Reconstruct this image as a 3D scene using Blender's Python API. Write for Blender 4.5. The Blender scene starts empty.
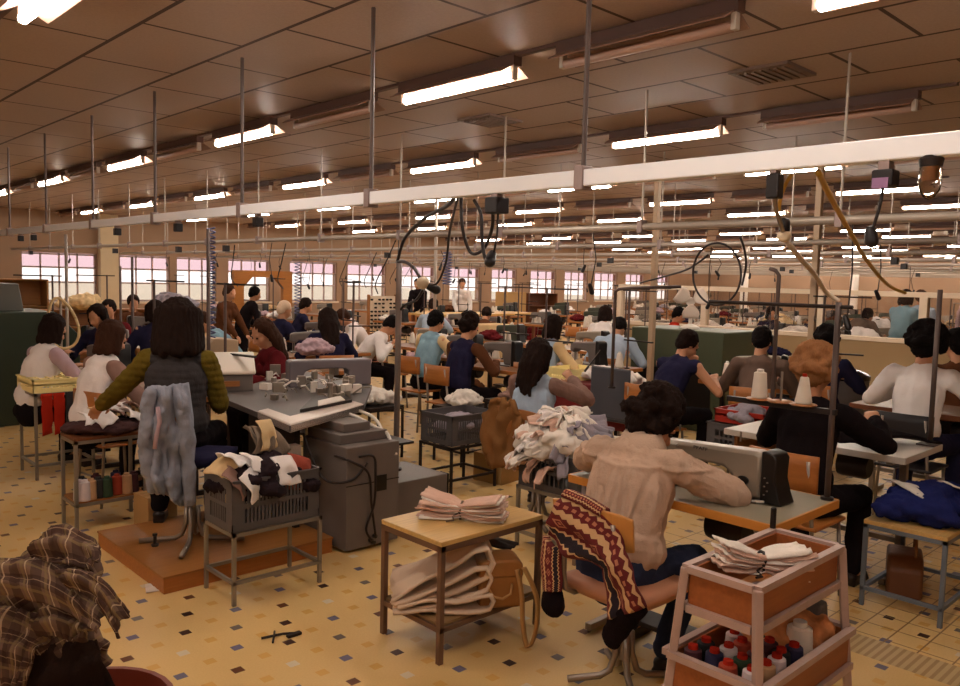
import bpy, bmesh, math, random
from mathutils import Vector, Matrix, noise
V=Vector; PI=math.pi; rad=math.radians
scene=bpy.context.scene; COL=scene.collection
rnd=random.Random(11)
ORD=['first','second','third','fourth','fifth','sixth','seventh','eighth','ninth','tenth','eleventh','twelfth','thirteenth','fourteenth','fifteenth','sixteenth','seventeenth','eighteenth','nineteenth','twentieth']
# ------------------------------------------------------------------ camera
EYE=1.70; F_PX=804.0
def cam_axes():
    pit,yaw,roll=0.0801680496,0.760552832,0.024443301
    cy,sy,cp,sp=math.cos(yaw),math.sin(yaw),math.cos(pit),math.sin(pit)
    fw=V((sy*cp,cy*cp,-sp)); rt=V((cy,-sy,0)); up=rt.cross(fw)
    cr,sr=math.cos(roll),math.sin(roll)
    return fw, rt*cr+up*sr, up*cr-rt*sr
FW,RT,UP=cam_axes()
def ray(px,py): return FW*F_PX+RT*(px-480)-UP*(py-343)
def at(px,py,z):
    r=ray(px,py); return V((0,0,EYE))+r*((z-EYE)/r.z)
def onx(px,py,X):
    r=ray(px,py); return V((0,0,EYE))+r*(X/r.x)
def ony(px,py,Y):
    r=ray(px,py); return V((0,0,EYE))+r*(Y/r.y)
cd=bpy.data.cameras.new('camera'); cam=bpy.data.objects.new('camera',cd); COL.objects.link(cam)
m=Matrix((RT,UP,-FW)).transposed().to_4x4(); m.translation=V((0,0,EYE)); cam.matrix_world=m
cd.sensor_width=36; cd.lens=F_PX/960*36; cd.clip_start=.05; cd.clip_end=300
scene.camera=cam
# ------------------------------------------------------------------ materials
def lin(c): 
    return tuple(((x/255)/12.92 if x/255<=.04045 else ((x/255+.055)/1.055)**2.4) for x in c)
MATS={}
def nd(t,ty,**kw):
    n=t.nodes.new(ty)
    for k,v in kw.items(): setattr(n,k,v)
    return n
def mat(name,rgb,rough=.6,metal=0,var=.12,scale=6,bump=0,bscale=60,spec=.4,stretch=None):
    if name in MATS: return MATS[name]
    m=bpy.data.materials.new(name); m.use_nodes=True; t=m.node_tree; b=t.nodes['Principled BSDF']
    b.inputs['Roughness'].default_value=rough; b.inputs['Metallic'].default_value=metal
    b.inputs['Specular IOR Level'].default_value=spec
    tc=nd(t,'ShaderNodeTexCoord'); src=tc.outputs['Object']
    if stretch:
        mp=nd(t,'ShaderNodeMapping'); mp.inputs['Scale'].default_value=stretch
        t.links.new(src,mp.inputs[0]); src=mp.outputs[0]
    nz=nd(t,'ShaderNodeTexNoise'); nz.inputs['Scale'].default_value=scale; nz.inputs['Detail'].default_value=4
    t.links.new(src,nz.inputs['Vector'])
    mx=nd(t,'ShaderNodeMix',data_type='RGBA')
    c=lin(rgb); mx.inputs[6].default_value=tuple(x*(1-var) for x in c)+(1,); mx.inputs[7].default_value=tuple(min(1,x*(1+var)) for x in c)+(1,)
    t.links.new(nz.outputs[0],mx.inputs[0]); t.links.new(mx.outputs[2],b.inputs['Base Color'])
    if bump:
        n2=nd(t,'ShaderNodeTexNoise'); n2.inputs['Scale'].default_value=bscale; n2.inputs['Detail'].default_value=3
        t.links.new(src,n2.inputs['Vector'])
        bp=nd(t,'ShaderNodeBump'); bp.inputs['Strength'].default_value=bump; bp.inputs['Distance'].default_value=.01
        t.links.new(n2.outputs[0],bp.inputs['Height']); t.links.new(bp.outputs[0],b.inputs['Normal'])
    MATS[name]=m; return m
def emit(name,rgb,s):
    m=bpy.data.materials.new(name); m.use_nodes=True; t=m.node_tree; b=t.nodes['Principled BSDF']
    b.inputs['Base Color'].default_value=lin(rgb)+(1,); b.inputs['Emission Color'].default_value=lin(rgb)+(1,); b.inputs['Emission Strength'].default_value=s
    return m
def fabric(name,rgb,var=.18): return mat(name,rgb,.95,0,var,9,.35,140,.06)
def wood(name,rgb,var=.25): return mat(name,rgb,.45,0,var,5,.05,60,.4,(1,14,14))
STEEL=mat('brushed_steel',(150,138,128),.38,.8,.1)
GREYPAINT=mat('grey_machine_paint',(108,98,93),.5,0,.08,10,.08,200)
SILVER=mat('silver_machine_paint',(150,138,124),.35,.35,.06)
BLACK=mat('black_plastic',(22,17,16),.35,0,.1)
DARK=mat('dark_iron',(44,34,32),.5,.3,.15)
PIPE=mat('pale_pipe',(172,158,146),.45,.3,.08)
RODM=mat('painted_rod',(92,76,72),.5,.3,.1)
WTOP=wood('pale_oak_top',(196,158,96)); WMID=wood('mid_wood',(150,96,50)); WDARK=wood('dark_wood',(110,62,34)); WORANGE=wood('orange_plywood',(166,102,48))
WTABLE=wood('brown_table_top',(118,80,48))
WHITE=mat('white_laminate',(216,206,196),.4,0,.04)
CONE=mat('white_thread',(226,214,200),.8,0,.05,30,.2,300)
SKIN=mat('skin',(196,140,106),.55,0,.08,14,.05,200)
SKINB=mat('skin_tan',(178,120,86),.55,0,.08,14,.05,200)
GLASSY=None
# ------------------------------------------------------------------ mesh builder
class MB:
    def __init__(s): s.v=[]; s.f=[]; s.uv=None
    def add(s,vs,fs):
        n=len(s.v); s.v+= [tuple(v) for v in vs]; s.f+=[tuple(i+n for i in f) for f in fs]; return s
    def box(s,c,d,rz=0,rot=None):
        M=rot if rot else Matrix.Rotation(rz,3,'Z'); c=V(c)
        vs=[c+M@V((sx*d[0]/2,sy*d[1]/2,sz*d[2]/2)) for sx in(-1,1) for sy in(-1,1) for sz in(-1,1)]
        return s.add(vs,[(0,1,3,2),(4,6,7,5),(0,4,5,1),(2,3,7,6),(0,2,6,4),(1,5,7,3)])
    def bb(s,x0,x1,y0,y1,z0,z1): return s.box(((x0+x1)/2,(y0+y1)/2,(z0+z1)/2),(x1-x0,y1-y0,z1-z0))
    def bar(s,a,b,w,h=None):
        a,b=V(a),V(b); d=b-a; L=d.length; q=d.to_track_quat('X','Z').to_matrix()
        return s.box((a+b)/2,(L,w,h or w),rot=q)
    def tube(s,pts,r,n=8,closed=False):
        pts=[V(p) for p in pts]; N=len(pts); vs=[]; fs=[]; up=None
        for i,p in enumerate(pts):
            a=pts[i-1] if (i>0 or closed) else p; b=pts[(i+1)%N] if (i<N-1 or closed) else p
            t=(b-a).normalized()
            if up is None: up=V((0,0,1)) if abs(t.z)<.9 else V((1,0,0))
            x=t.cross(up).normalized(); y=x.cross(t); up=y if y.length>1e-4 else up
            ri=r[i] if isinstance(r,(list,tuple)) else r
            vs+=[p+(x*math.cos(k*2*PI/n)+y*math.sin(k*2*PI/n))*ri for k in range(n)]
        for i in range(N if closed else N-1):
            j=(i+1)%N
            fs+=[(i*n+k,i*n+(k+1)%n,j*n+(k+1)%n,j*n+k) for k in range(n)]
        if not closed: fs+=[tuple(range(n-1,-1,-1)),tuple((N-1)*n+k for k in range(n))]
        return s.add(vs,fs)
    def lathe(s,prof,o=(0,0,0),n=16,M=None):
        o=V(o); vs=[]; fs=[]; M=M or Matrix.Identity(3)
        for r,z in prof: vs+=[o+M@V((r*math.cos(k*2*PI/n),r*math.sin(k*2*PI/n),z)) for k in range(n)]
        for i in range(len(prof)-1): fs+=[(i*n+k,i*n+(k+1)%n,(i+1)*n+(k+1)%n,(i+1)*n+k) for k in range(n)]
        fs+=[tuple(range(n-1,-1,-1)),tuple((len(prof)-1)*n+k for k in range(n))]
        return s.add(vs,fs)
    def prism(s,poly,h,M=None,o=(0,0,0)):   # poly (x,y), extruded z 0..h, then M
        M=M or Matrix.Identity(3); o=V(o); n=len(poly)
        vs=[o+M@V((x,y,z)) for z in (0,h) for x,y in poly]
        return s.add(vs,[tuple(range(n-1,-1,-1)),tuple(range(n,2*n))]+[(k,(k+1)%n,n+(k+1)%n,n+k) for k in range(n)])
    def cap(s,p0,p1,r0,r1,sx=1,sy=1,n=12,xref=None):
        p0,p1=V(p0),V(p1); d=(p1-p0); z=d.normalized() if d.length>1e-5 else V((0,0,1))
        x=V(xref) if xref else V((1,0,0)); x=(x-z*x.dot(z))
        if x.length<1e-3: x=V((0,1,0))-z*z.y
        x.normalize(); y=z.cross(x); rows=[]
        K=5
        for i in range(K+1):
            a=-PI/2+i*PI/2/K; rows.append((p0+z*r0*math.sin(a),r0*math.cos(a)))
        for i in range(K+1):
            a=i*PI/2/K; rows.append((p1+z*r1*math.sin(a),r1*math.cos(a)))
        vs=[];fs=[]
        for c,r in rows: vs+=[c+x*(max(r,1e-4)*sx*math.cos(k*2*PI/n))+y*(max(r,1e-4)*sy*math.sin(k*2*PI/n)) for k in range(n)]
        for i in range(len(rows)-1): fs+=[(i*n+k,i*n+(k+1)%n,(i+1)*n+(k+1)%n,(i+1)*n+k) for k in range(n)]
        fs+=[tuple(range(n-1,-1,-1)),tuple((len(rows)-1)*n+k for k in range(n))]
        return s.add(vs,fs)
    def ell(s,c,r,M=None,n=14):
        c=V(c); M=M or Matrix.Identity(3); vs=[];fs=[]; K=9
        for i in range(K):
            a=-PI/2+(i+.5)*PI/K if 0<i<K-1 else (-PI/2+.05 if i==0 else PI/2-.05)
            vs+=[c+M@V((r[0]*math.cos(a)*math.cos(k*2*PI/n),r[1]*math.cos(a)*math.sin(k*2*PI/n),r[2]*math.sin(a))) for k in range(n)]
        for i in range(K-1): fs+=[(i*n+k,i*n+(k+1)%n,(i+1)*n+(k+1)%n,(i+1)*n+k) for k in range(n)]
        fs+=[tuple(range(n-1,-1,-1)),tuple((K-1)*n+k for k in range(n))]
        return s.add(vs,fs)
    def grid(s,P):   # P[i][j] vectors; makes uv
        nu,nv=len(P),len(P[0]); n=len(s.v)
        s.v+=[tuple(p) for row in P for p in row]
        s.f+=[(n+i*nv+j,n+(i+1)*nv+j,n+(i+1)*nv+j+1,n+i*nv+j+1) for i in range(nu-1) for j in range(nv-1)]
        if s.uv is None: s.uv={}
        for i in range(nu):
            for j in range(nv): s.uv[n+i*nv+j]=(i/(nu-1),j/(nv-1))
        return s
    def mesh(s,name,smooth=False):
        me=bpy.data.meshes.new(name); me.from_pydata(s.v,[],s.f); me.update()
        bm=bmesh.new(); bm.from_mesh(me); bmesh.ops.recalc_face_normals(bm,faces=bm.faces)
        if s.uv:
            ul=bm.loops.layers.uv.new('UVMap')
            for f in bm.faces:
                for l in f.loops: l[ul].uv=s.uv.get(l.vert.index,(0,0))
        for f in bm.faces: f.smooth=smooth
        bm.to_mesh(me); bm.free(); return me
    def build(s,name,m,parent=None,smooth=False,bevel=0,solid=0,sub=0,auto=False):
        me=s.mesh(name,smooth or auto); me.materials.append(m)
        if auto:
            try: me.set_sharp_from_angle(angle=rad(40))
            except Exception: pass
        o=bpy.data.objects.new(name,me); COL.objects.link(o)
        if parent: o.parent=parent
        if solid: q=o.modifiers.new('solid','SOLIDIFY'); q.thickness=solid; q.offset=0
        if sub: q=o.modifiers.new('sub','SUBSURF'); q.levels=q.render_levels=sub
        if bevel: q=o.modifiers.new('bevel','BEVEL'); q.width=bevel; q.segments=2; q.limit_method='ANGLE'
        return o
def tag(o,label,cat,group=None,kind=None):
    o['label']=label; o['category']=cat
    if group: o['group']=group
    if kind: o['kind']=kind
    return o
def thing(name,label,cat,loc=(0,0,0),rz=0,group=None):
    o=bpy.data.objects.new(name,None); COL.objects.link(o); o.location=loc; o.rotation_euler=(0,0,rz); o.empty_display_size=.1
    return tag(o,label,cat,group)
KIDS={}
def dup(root,loc,rz=0,label=None,group=None,rot=None,scale=None):
    def cp(o,par):
        c=o.copy(); COL.objects.link(c)
        if par: c.parent=par
        for ch in list(o.children): cp(ch,c)
        return c
    r=cp(root,None); r.location=loc; r.rotation_euler=rot if rot else (0,0,rz)
    if scale: r.scale=(scale,)*3 if not isinstance(scale,tuple) else scale
    if label: r['label']=label
    if group: r['group']=group
    return r
def bez(P,n=20):
    P=[V(p) for p in P]; out=[]
    for i in range(len(P)-1):
        p0=P[max(i-1,0)];p1=P[i];p2=P[i+1];p3=P[min(i+2,len(P)-1)]
        for k in range(n):
            t=k/n; out.append(.5*((2*p1)+(p2-p0)*t+(2*p0-5*p1+4*p2-p3)*t*t+(3*p1-p0-3*p2+p3)*t**3))
    out.append(P[-1]); return out
def struct(o): o['kind']='structure'; return o
def fbm(p,k=3):
    a=0;w=.5;p=V(p)
    for i in range(k): a+=w*noise.noise(p); p=p*2.03+V((1.7,9.2,3.1)); w*=.5
    return a
def remesh(mb,voxel,smooth=4,disp=None,name='body'):
    """union the closed shapes of mb into one continuous surface"""
    me=mb.mesh(name); ob=bpy.data.objects.new('tmp',me); COL.objects.link(ob)
    q=ob.modifiers.new('r','REMESH'); q.mode='VOXEL'; q.voxel_size=voxel; q.use_smooth_shade=True
    if smooth: q=ob.modifiers.new('s','SMOOTH'); q.factor=.5; q.iterations=smooth
    bpy.context.view_layer.update()
    dg=bpy.context.evaluated_depsgraph_get()
    out=bpy.data.meshes.new_from_object(ob.evaluated_get(dg)); out.name=name
    bpy.data.objects.remove(ob); bpy.data.meshes.remove(me)
    if disp:
        n=[v.normal.copy() for v in out.vertices]
        for v,nn in zip(out.vertices,n): v.co=v.co+nn*disp(v.co,nn)
        out.update()
    for p in out.polygons: p.use_smooth=True
    return out
def mobj(name,me,m,parent=None):
    me.materials.clear(); me.materials.append(m)
    o=bpy.data.objects.new(name,me); COL.objects.link(o)
    if parent: o.parent=parent
    return o
def folds(amp,freq,seed,st=(1,1,1)):
    def f(p,n): return amp*fbm(V((p.x*st[0],p.y*st[1],p.z*st[2]))*freq+V((seed*3.1,seed*1.7,seed)),4)*2
    return f
# ------------------------------------------------------------------ room
X0,X1,Y0,Y1,CZ=-3.0,36.0,-4.0,21.3,3.07
def floor_mat():
    m=bpy.data.materials.new('mosaic_floor'); m.use_nodes=True; t=m.node_tree; L=t.links.new; b=t.nodes['Principled BSDF']
    tc=nd(t,'ShaderNodeTexCoord'); sp=nd(t,'ShaderNodeSeparateXYZ'); L(tc.outputs['Object'],sp.inputs[0])
    def M(op,a,b_=None,c=None):
        n=nd(t,'ShaderNodeMath',operation=op)
        for i,x in enumerate((a,b_,c)):
            if x is None: continue
            if isinstance(x,(int,float)): n.inputs[i].default_value=x
            else: L(x,n.inputs[i])
        return n.outputs[0]
    x0,y0=1.848,3.687
    ax,ay,bx,by=.2055,-.1045,-.0945,-.195
    det=ax*by-ay*bx
    def lattice(ox,oy):
        dx=M('SUBTRACT',sp.outputs[0],ox); dy=M('SUBTRACT',sp.outputs[1],oy)
        u=M('DIVIDE',M('SUBTRACT',M('MULTIPLY',dx,by),M('MULTIPLY',dy,bx)),det)
        v=M('DIVIDE',M('SUBTRACT',M('MULTIPLY',dy,ax),M('MULTIPLY',dx,ay)),det)
        iu=M('ROUND',u); iv=M('ROUND',v); fu=M('SUBTRACT',u,iu); fv=M('SUBTRACT',v,iv)
        ex=M('ABSOLUTE',M('ADD',M('MULTIPLY',fu,ax),M('MULTIPLY',fv,bx)))
        ey=M('ABSOLUTE',M('ADD',M('MULTIPLY',fu,ay),M('MULTIPLY',fv,by)))
        return M('LESS_THAN',M('MAXIMUM',ex,ey),.024),iu,iv
    ma,iu,iv=lattice(x0,y0); mb_,_,_=lattice(x0+(ax+bx)/2,y0+(ay+by)/2)
    k=M('FLOORED_MODULO',M('ADD',M('MULTIPLY',iu,2),M('MULTIPLY',iv,3)),7)
    k=M('DIVIDE',M('ADD',k,.5),7)
    cr=nd(t,'ShaderNodeValToRGB'); cr.color_ramp.interpolation='CONSTANT'; L(k,cr.inputs[0])
    cols=[(104,100,118),(66,40,32),(104,62,38),(112,100,92),(206,192,168),(60,36,30),(106,100,124)]
    e=cr.color_ramp.elements; e[0].position=0; e[0].color=lin(cols[0])+(1,); e[1].position=1/7; e[1].color=lin(cols[1])+(1,)
    for i in range(2,7): q=e.new(i/7); q.color=lin(cols[i])+(1,)
    nz=nd(t,'ShaderNodeTexNoise'); nz.inputs['Scale'].default_value=120; nz.inputs['Detail'].default_value=2; L(tc.outputs['Object'],nz.inputs[0])
    n2=nd(t,'ShaderNodeTexNoise'); n2.inputs['Scale'].default_value=1.3; n2.inputs['Detail'].default_value=5; L(tc.outputs['Object'],n2.inputs[0])
    base=nd(t,'ShaderNodeMix',data_type='RGBA'); base.inputs[6].default_value=lin((200,164,104))+(1,); base.inputs[7].default_value=lin((224,190,130))+(1,)
    L(M('ADD',M('MULTIPLY',nz.outputs[0],.6),M('MULTIPLY',n2.outputs[0],.4)),base.inputs[0])
    y_=nd(t,'ShaderNodeMix',data_type='RGBA'); L(mb_,y_.inputs[0]); L(base.outputs[2],y_.inputs[6]); y_.inputs[7].default_value=lin((208,160,84))+(1,)
    a_=nd(t,'ShaderNodeMix',data_type='RGBA'); L(ma,a_.inputs[0]); L(y_.outputs[2],a_.inputs[6]); L(cr.outputs[0],a_.inputs[7])
    # grouted larger tiles and a ribbed strip beside the gangway at the right
    tx=M('LESS_THAN',M('FRACT',M('DIVIDE',sp.outputs[0],.15)),.05); ty=M('LESS_THAN',M('FRACT',M('DIVIDE',sp.outputs[1],.15)),.05)
    zone=M('MULTIPLY',M('GREATER_THAN',sp.outputs[0],4.02),M('LESS_THAN',sp.outputs[1],3.0))
    gr=M('MULTIPLY',M('MAXIMUM',tx,ty),zone)
    g_=nd(t,'ShaderNodeMix',data_type='RGBA'); L(gr,g_.inputs[0]); L(a_.outputs[2],g_.inputs[6]); g_.inputs[7].default_value=lin((146,114,74))+(1,)
    st=M('MULTIPLY',M('MULTIPLY',M('GREATER_THAN',sp.outputs[0],3.8),M('LESS_THAN',sp.outputs[0],4.02)),M('LESS_THAN',sp.outputs[1],3.0))
    rib=M('MULTIPLY',M('GREATER_THAN',M('FRACT',M('DIVIDE',sp.outputs[1],.035)),.55),st)
    r0=nd(t,'ShaderNodeMix',data_type='RGBA'); L(st,r0.inputs[0]); L(g_.outputs[2],r0.inputs[6]); r0.inputs[7].default_value=lin((190,164,120))+(1,)
    r_=nd(t,'ShaderNodeMix',data_type='RGBA'); L(rib,r_.inputs[0]); L(r0.outputs[2],r_.inputs[6]); r_.inputs[7].default_value=lin((166,136,94))+(1,)
    L(r_.outputs[2],b.inputs['Base Color']); b.inputs['Roughness'].default_value=.42; b.inputs['Specular IOR Level'].default_value=.35
    return m
def ceil_mat():
    m=bpy.data.materials.new('ceiling_panels'); m.use_nodes=True; t=m.node_tree; L=t.links.new; b=t.nodes['Principled BSDF']
    tc=nd(t,'ShaderNodeTexCoord'); sp=nd(t,'ShaderNodeSeparateXYZ'); L(tc.outputs['Object'],sp.inputs[0])
    def M(op,a,b_=None):
        n=nd(t,'ShaderNodeMath',operation=op)
        for i,x in enumerate((a,b_)):
            if x is None: continue
            if isinstance(x,(int,float)): n.inputs[i].default_value=x
            else: L(x,n.inputs[i])
        return n.outputs[0]
    u=M('DIVIDE',M('SUBTRACT',sp.outputs[0],3.59),.606); row=M('FLOOR',u); fx=M('SUBTRACT',u,row)
    v=M('ADD',M('DIVIDE',M('SUBTRACT',sp.outputs[1],2.13),1.01),M('MULTIPLY',M('FLOORED_MODULO',row,2),.5)); fy=M('FRACT',v)
    ln=M('MAXIMUM',M('LESS_THAN',M('ABSOLUTE',M('SUBTRACT',fx,M('ROUND',fx))),.022),M('LESS_THAN',M('ABSOLUTE',M('SUBTRACT',fy,M('ROUND',fy))),.012))
    nz=nd(t,'ShaderNodeTexNoise'); nz.inputs['Scale'].default_value=60; nz.inputs['Detail'].default_value=3; L(tc.outputs['Object'],nz.inputs[0])
    c0=nd(t,'ShaderNodeMix',data_type='RGBA'); c0.inputs[6].default_value=lin((172,150,138))+(1,); c0.inputs[7].default_value=lin((192,170,157))+(1,); L(nz.outputs[0],c0.inputs[0])
    c1=nd(t,'ShaderNodeMix',data_type='RGBA'); L(ln,c1.inputs[0]); L(c0.outputs[2],c1.inputs[6]); c1.inputs[7].default_value=lin((78,60,54))+(1,)
    L(c1.outputs[2],b.inputs['Base Color']); b.inputs['Roughness'].default_value=.6; b.inputs['Specular IOR Level'].default_value=.25
    return m
WALL=mat('tan_plaster',(160,130,106),.8,0,.06,2)
PARTM=mat('beige_partition_paint',(168,140,102),.6,0,.05,3)
FRAMEW=mat('cream_painted_timber',(214,194,170),.5,0,.05)
struct(MB().bb(X0,X1,Y0,Y1,-.1,0).build('floor',floor_mat()))
struct(MB().bb(X0,X1,Y0,Y1,CZ,CZ+.1).build('ceiling',ceil_mat()))
struct(MB().bb(X0-.2,X0,Y0,Y1,0,CZ).build('wall_left',WALL))
struct(MB().bb(X0,X1,Y0-.2,Y0,0,CZ).build('wall_back',WALL))
struct(MB().bb(X1,X1+.2,Y0,Y1,0,CZ).build('wall_right',WALL))
WINS=[(-2.6,-1.2),(-.6,.8),(1.3,2.7),(3.3,4.75),(5.25,6.95),(7.5,8.8),(8.98,10.1),(10.45,11.75),(12.4,14.05),(14.45,15.95),(16.6,18.04),(18.72,20.18),(20.79,22.11),(22.89,24.36),(24.91,26.37),(26.84,28.4),(29.0,30.4),(31.0,32.4)]
SILL,HEAD=.88,2.07
w=MB(); w.bb(X0,X1,Y1,Y1+.25,0,SILL); w.bb(X0,X1,Y1,Y1+.25,HEAD,CZ)
px=X0
for a,b_ in WINS: w.bb(px,a,Y1,Y1+.25,SILL,HEAD); px=b_
w.bb(px,X1,Y1,Y1+.25,SILL,HEAD)
struct(w.build('wall_far',WALL))
w=MB(); w.bb(6.98,7.42,Y1-.18,Y1,0,CZ); struct(w.build('trim_1',mat('pilaster_paint',(206,184,150),.7,0,.05),None,bevel=.01))
def thin_glass(name,tint,gl=.06):
    m=bpy.data.materials.new(name); m.use_nodes=True; t=m.node_tree; t.nodes.remove(t.nodes['Principled BSDF'])
    tr=nd(t,'ShaderNodeBsdfTransparent'); tr.inputs[0].default_value=tint+(1,); g=nd(t,'ShaderNodeBsdfGlossy'); g.inputs['Roughness'].default_value=.05
    mx=nd(t,'ShaderNodeMixShader'); mx.inputs[0].default_value=gl; t.links.new(tr.outputs[0],mx.inputs[1]); t.links.new(g.outputs[0],mx.inputs[2]); t.links.new(mx.outputs[0],t.nodes['Material Output'].inputs[0]); return m
PANE=thin_glass('clear_pane',(.96,.94,.93)); BLIND=thin_glass('lilac_film',(.78,.66,.69),.06)
for i,(a,b_) in enumerate(WINS):
    f=MB(); y=Y1+.06
    for z in (SILL+.03,HEAD-.03,1.36,1.72): f.bb(a,b_,y,y+.05,z-.02,z+.02)
    n=3 if b_-a<1.6 else 4
    for k in range(n+1):
        x=a+.02+(b_-a-.04)*k/n; f.bb(x-.016,x+.016,y,y+.05,SILL,HEAD)
    o=struct(f.build('window_%d'%(i+1),mat('window_frame_paint',(176,150,142),.5,0,.05)))
    MB().bb(a,b_,y+.02,y+.03,SILL,1.72).build('pane',PANE,o); MB().bb(a,b_,y+.02,y+.03,1.72,HEAD).build('blind',BLIND,o)
    MB().bb(a-.04,b_+.04,Y1-.06,Y1+.06,SILL-.05,SILL).build('sill',FRAMEW,o)
# outdoor ground and a hazy tree line beyond the windows
struct(MB().bb(-60,120,Y1+.3,160,-1.2,-1.0).build('outdoor_ground',mat('pale_ground',(190,180,160),.9)))
# partition: low wall, glazed frame above
PX=11.5
struct(MB().bb(PX,PX+.12,-4,8.6,0,.97).build('wall_partition',PARTM))
p=MB(); p.bb(PX-.03,PX+.15,-4,8.6,.97,1.03); p.bb(PX,PX+.1,-4,8.6,1.59,1.66)
for y in (-1.2,1.3,3.66,5.03,6.9,8.57): p.bb(PX,PX+.11,y-.05,y+.05,1.03,1.6)
struct(p.build('trim_2',FRAMEW,None,bevel=.004))
struct(MB().bb(PX+.045,PX+.052,-4,8.55,1.03,1.59).build('trim_3',thin_glass('partition_glass',(.9,.88,.86),.05)))
# white columns in the far hall
CW=mat('white_column_paint',(244,236,228),.6,0,.04)
for i in range(7):
    xx=25.9; yy=6.55+3.72*i
    if yy>21: break
    c=MB().lathe([(.13,0),(.13,CZ)],(xx,yy,0),14)
    for z in (2.15,2.25,2.4,2.5): c.lathe([(.14,0),(.14,.04)],(xx,yy,z),14)
    struct(c.build('column_%d'%(i+1),CW,None,auto=True))
# ------------------------------------------------------------------ fluorescent lamps
TUBE_ON=emit('lit_tube',(255,244,228),14); TUBE_OFF=mat('unlit_tube',(196,160,144),.4,0,.03)
REFL=mat('lamp_reflector_enamel',(150,118,104),.35,0,.04); SPINE=mat('lamp_spine_paint',(96,70,62),.5,0,.06)
def make_lamp(lit,label):
    t=thing('fluorescent_lamp',label,'ceiling lamp')
    MB().bb(-.035,.035,-.57,.57,-.075,-.015).build('spine',SPINE,t)
    R=MB()
    for s in (-1,1):
        R.add([(s*.03,-.55,-.075),(s*.03,.55,-.075),(s*.12,.55,-.125),(s*.12,-.55,-.125),(s*.03,-.55,-.068),(s*.03,.55,-.068),(s*.123,.55,-.119),(s*.123,-.55,-.119)],
              [(0,1,2,3),(4,7,6,5),(0,4,5,1),(1,5,6,2),(2,6,7,3),(3,7,4,0)])
    R.build('reflector',REFL,t)
    T=MB(); T.tube([(0,-.525,-.132),(0,.525,-.132)],.026,10); T.build('tube',TUBE_ON if lit else TUBE_OFF,t,smooth=True)
    for s in (-1,1): MB().bb(-.02,.02,s*.54-.015,s*.54+.015,-.155,-.07).build('lamp_holder',WHITE,t,bevel=.004)
    return t
lamp_on=make_lamp(True,'x'); lamp_off=make_lamp(False,'x'); first={True:True,False:True}
nrow=0
for r in range(-2,14):
    X=3.59+2.424*(r); 
    y=-1.83; ks=[]
    while y<20.6:
        ratio=y/max(X,.1)
        if X<0:
            if -1.9<y<7.5: ks.append(y)
            y+=1.475; continue
        if (ratio<4.6 and y>.24*X) or (X<3 and y<4): ks.append(y)
        y+=1.475
    tr=MB().bb(X-.022,X+.022,max(ks[0]-.8,Y0+.1),Y1-.1,CZ-.02,CZ-.001)
    tag(tr.build('cable_trunking',SPINE),'dark cable trunking strip along the %s lamp row from the left'%ORD[r+2],'trunking')
    cnt={True:0,False:0}
    for y in ks:
        k=round((y-4.07)/1.475); lit=(k%2==0) or (r==-1 and k==1)
        src=lamp_on if lit else lamp_off
        lab='%s fluorescent ceiling lamp, %s from the near end of the %s lamp row from left'%('lit' if lit else 'unlit',ORD[cnt[lit]],ORD[r+2])
        cnt[lit]+=1
        if first[lit]: o=src; o.location=(X,y,CZ-.0); first[lit]=False; o['label']=lab; o['group']='ceiling lamps in rows'
        else: dup(src,(X,y,CZ),0,lab,'ceiling lamps in rows')
VENT=mat('vent_grille',(126,104,92),.5,0,.1)
for px_,py_,lab in ((490,122,'square air grille in the ceiling between the second and third lamp rows'),(772,75,'flat air grille in the ceiling right of the long white rail rods')):
    q=at(px_,py_,CZ-.02); t=thing('ceiling_vent',lab,'vent',(q.x,q.y,CZ))
    MB().bb(-.2,.2,-.2,.2,-.02,-.001).build('plate',VENT,t)
    s=MB(); [s.bb(-.16,.16,-.16+.05*k,-.14+.05*k,-.03,-.02) for k in range(7)]; s.build('slats',VENT,t)
# ------------------------------------------------------------------ busbar rails on rods
RAILW=mat('white_busbar_enamel',(242,242,248),.35,0,.02); CLAMP=mat('rail_clamp',(150,130,126),.4,.4,.05)
RX=[2.5+2.38*i for i in range(12)]
for i,X in enumerate(RX):
    lab='long white busbar rail hung across the hall nearest the camera' if i==0 else '%s pale overhead pipe rail behind the white busbar'%ORD[i-1]
    t=thing('overhead_rail',lab,'rail',(X,0,2.1),0,'overhead rails')
    if i==0: MB().bb(-.025,.025,-2.2,20.5,-.03,.035).build('duct',RAILW,t,bevel=.006); rr=.011
    else: MB().tube([(0,-2.2+.0*X,0),(0,20.5,0)],.026,10).build('pipe',PIPE,t,smooth=True); rr=.008
    y=.64 if i%2==0 else .62; n=0
    while y<20.4:
        if (i<7) and (.26*X<y<4.6*X):
            MB().tube([(0,y,.03),(0,y,CZ-2.1)],rr,6).build('hanging_rod',RODM if i==0 else PIPE,t)
            MB().bb(-.034,.034,y-.022,y+.022,-.045,.05).build('clamp',CLAMP,t,bevel=.004)
        y+=1.42
# square posts reaching the ceiling
for (x,y,lab) in ((7.78,5.32,'slim beige steel post reaching the ceiling left of the yellow hose'),(7.84,3.49,'slim beige steel post reaching the ceiling behind the yellow hose')):
    t=thing('steel_post',lab,'post',(x,y,0)); MB().bb(-.03,.03,-.03,.03,0,2.9).build('shaft',mat('beige_post_paint',(176,148,120),.5,0,.05),t,bevel=.004)
    MB().bb(-.025,.025,-.025,.025,2.9,3.068).build('top_bracket',DARK,t); MB().bb(-.07,.07,-.07,.07,0,.012).build('foot_plate',DARK,t)
for px_,py_,lab,zz in ((441,262,'thin white downpipe rising to the ceiling left of the cable loop',1.2),(401,262,'thin pale conduit beside the grey bent post',1.2)):
    pass
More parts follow.
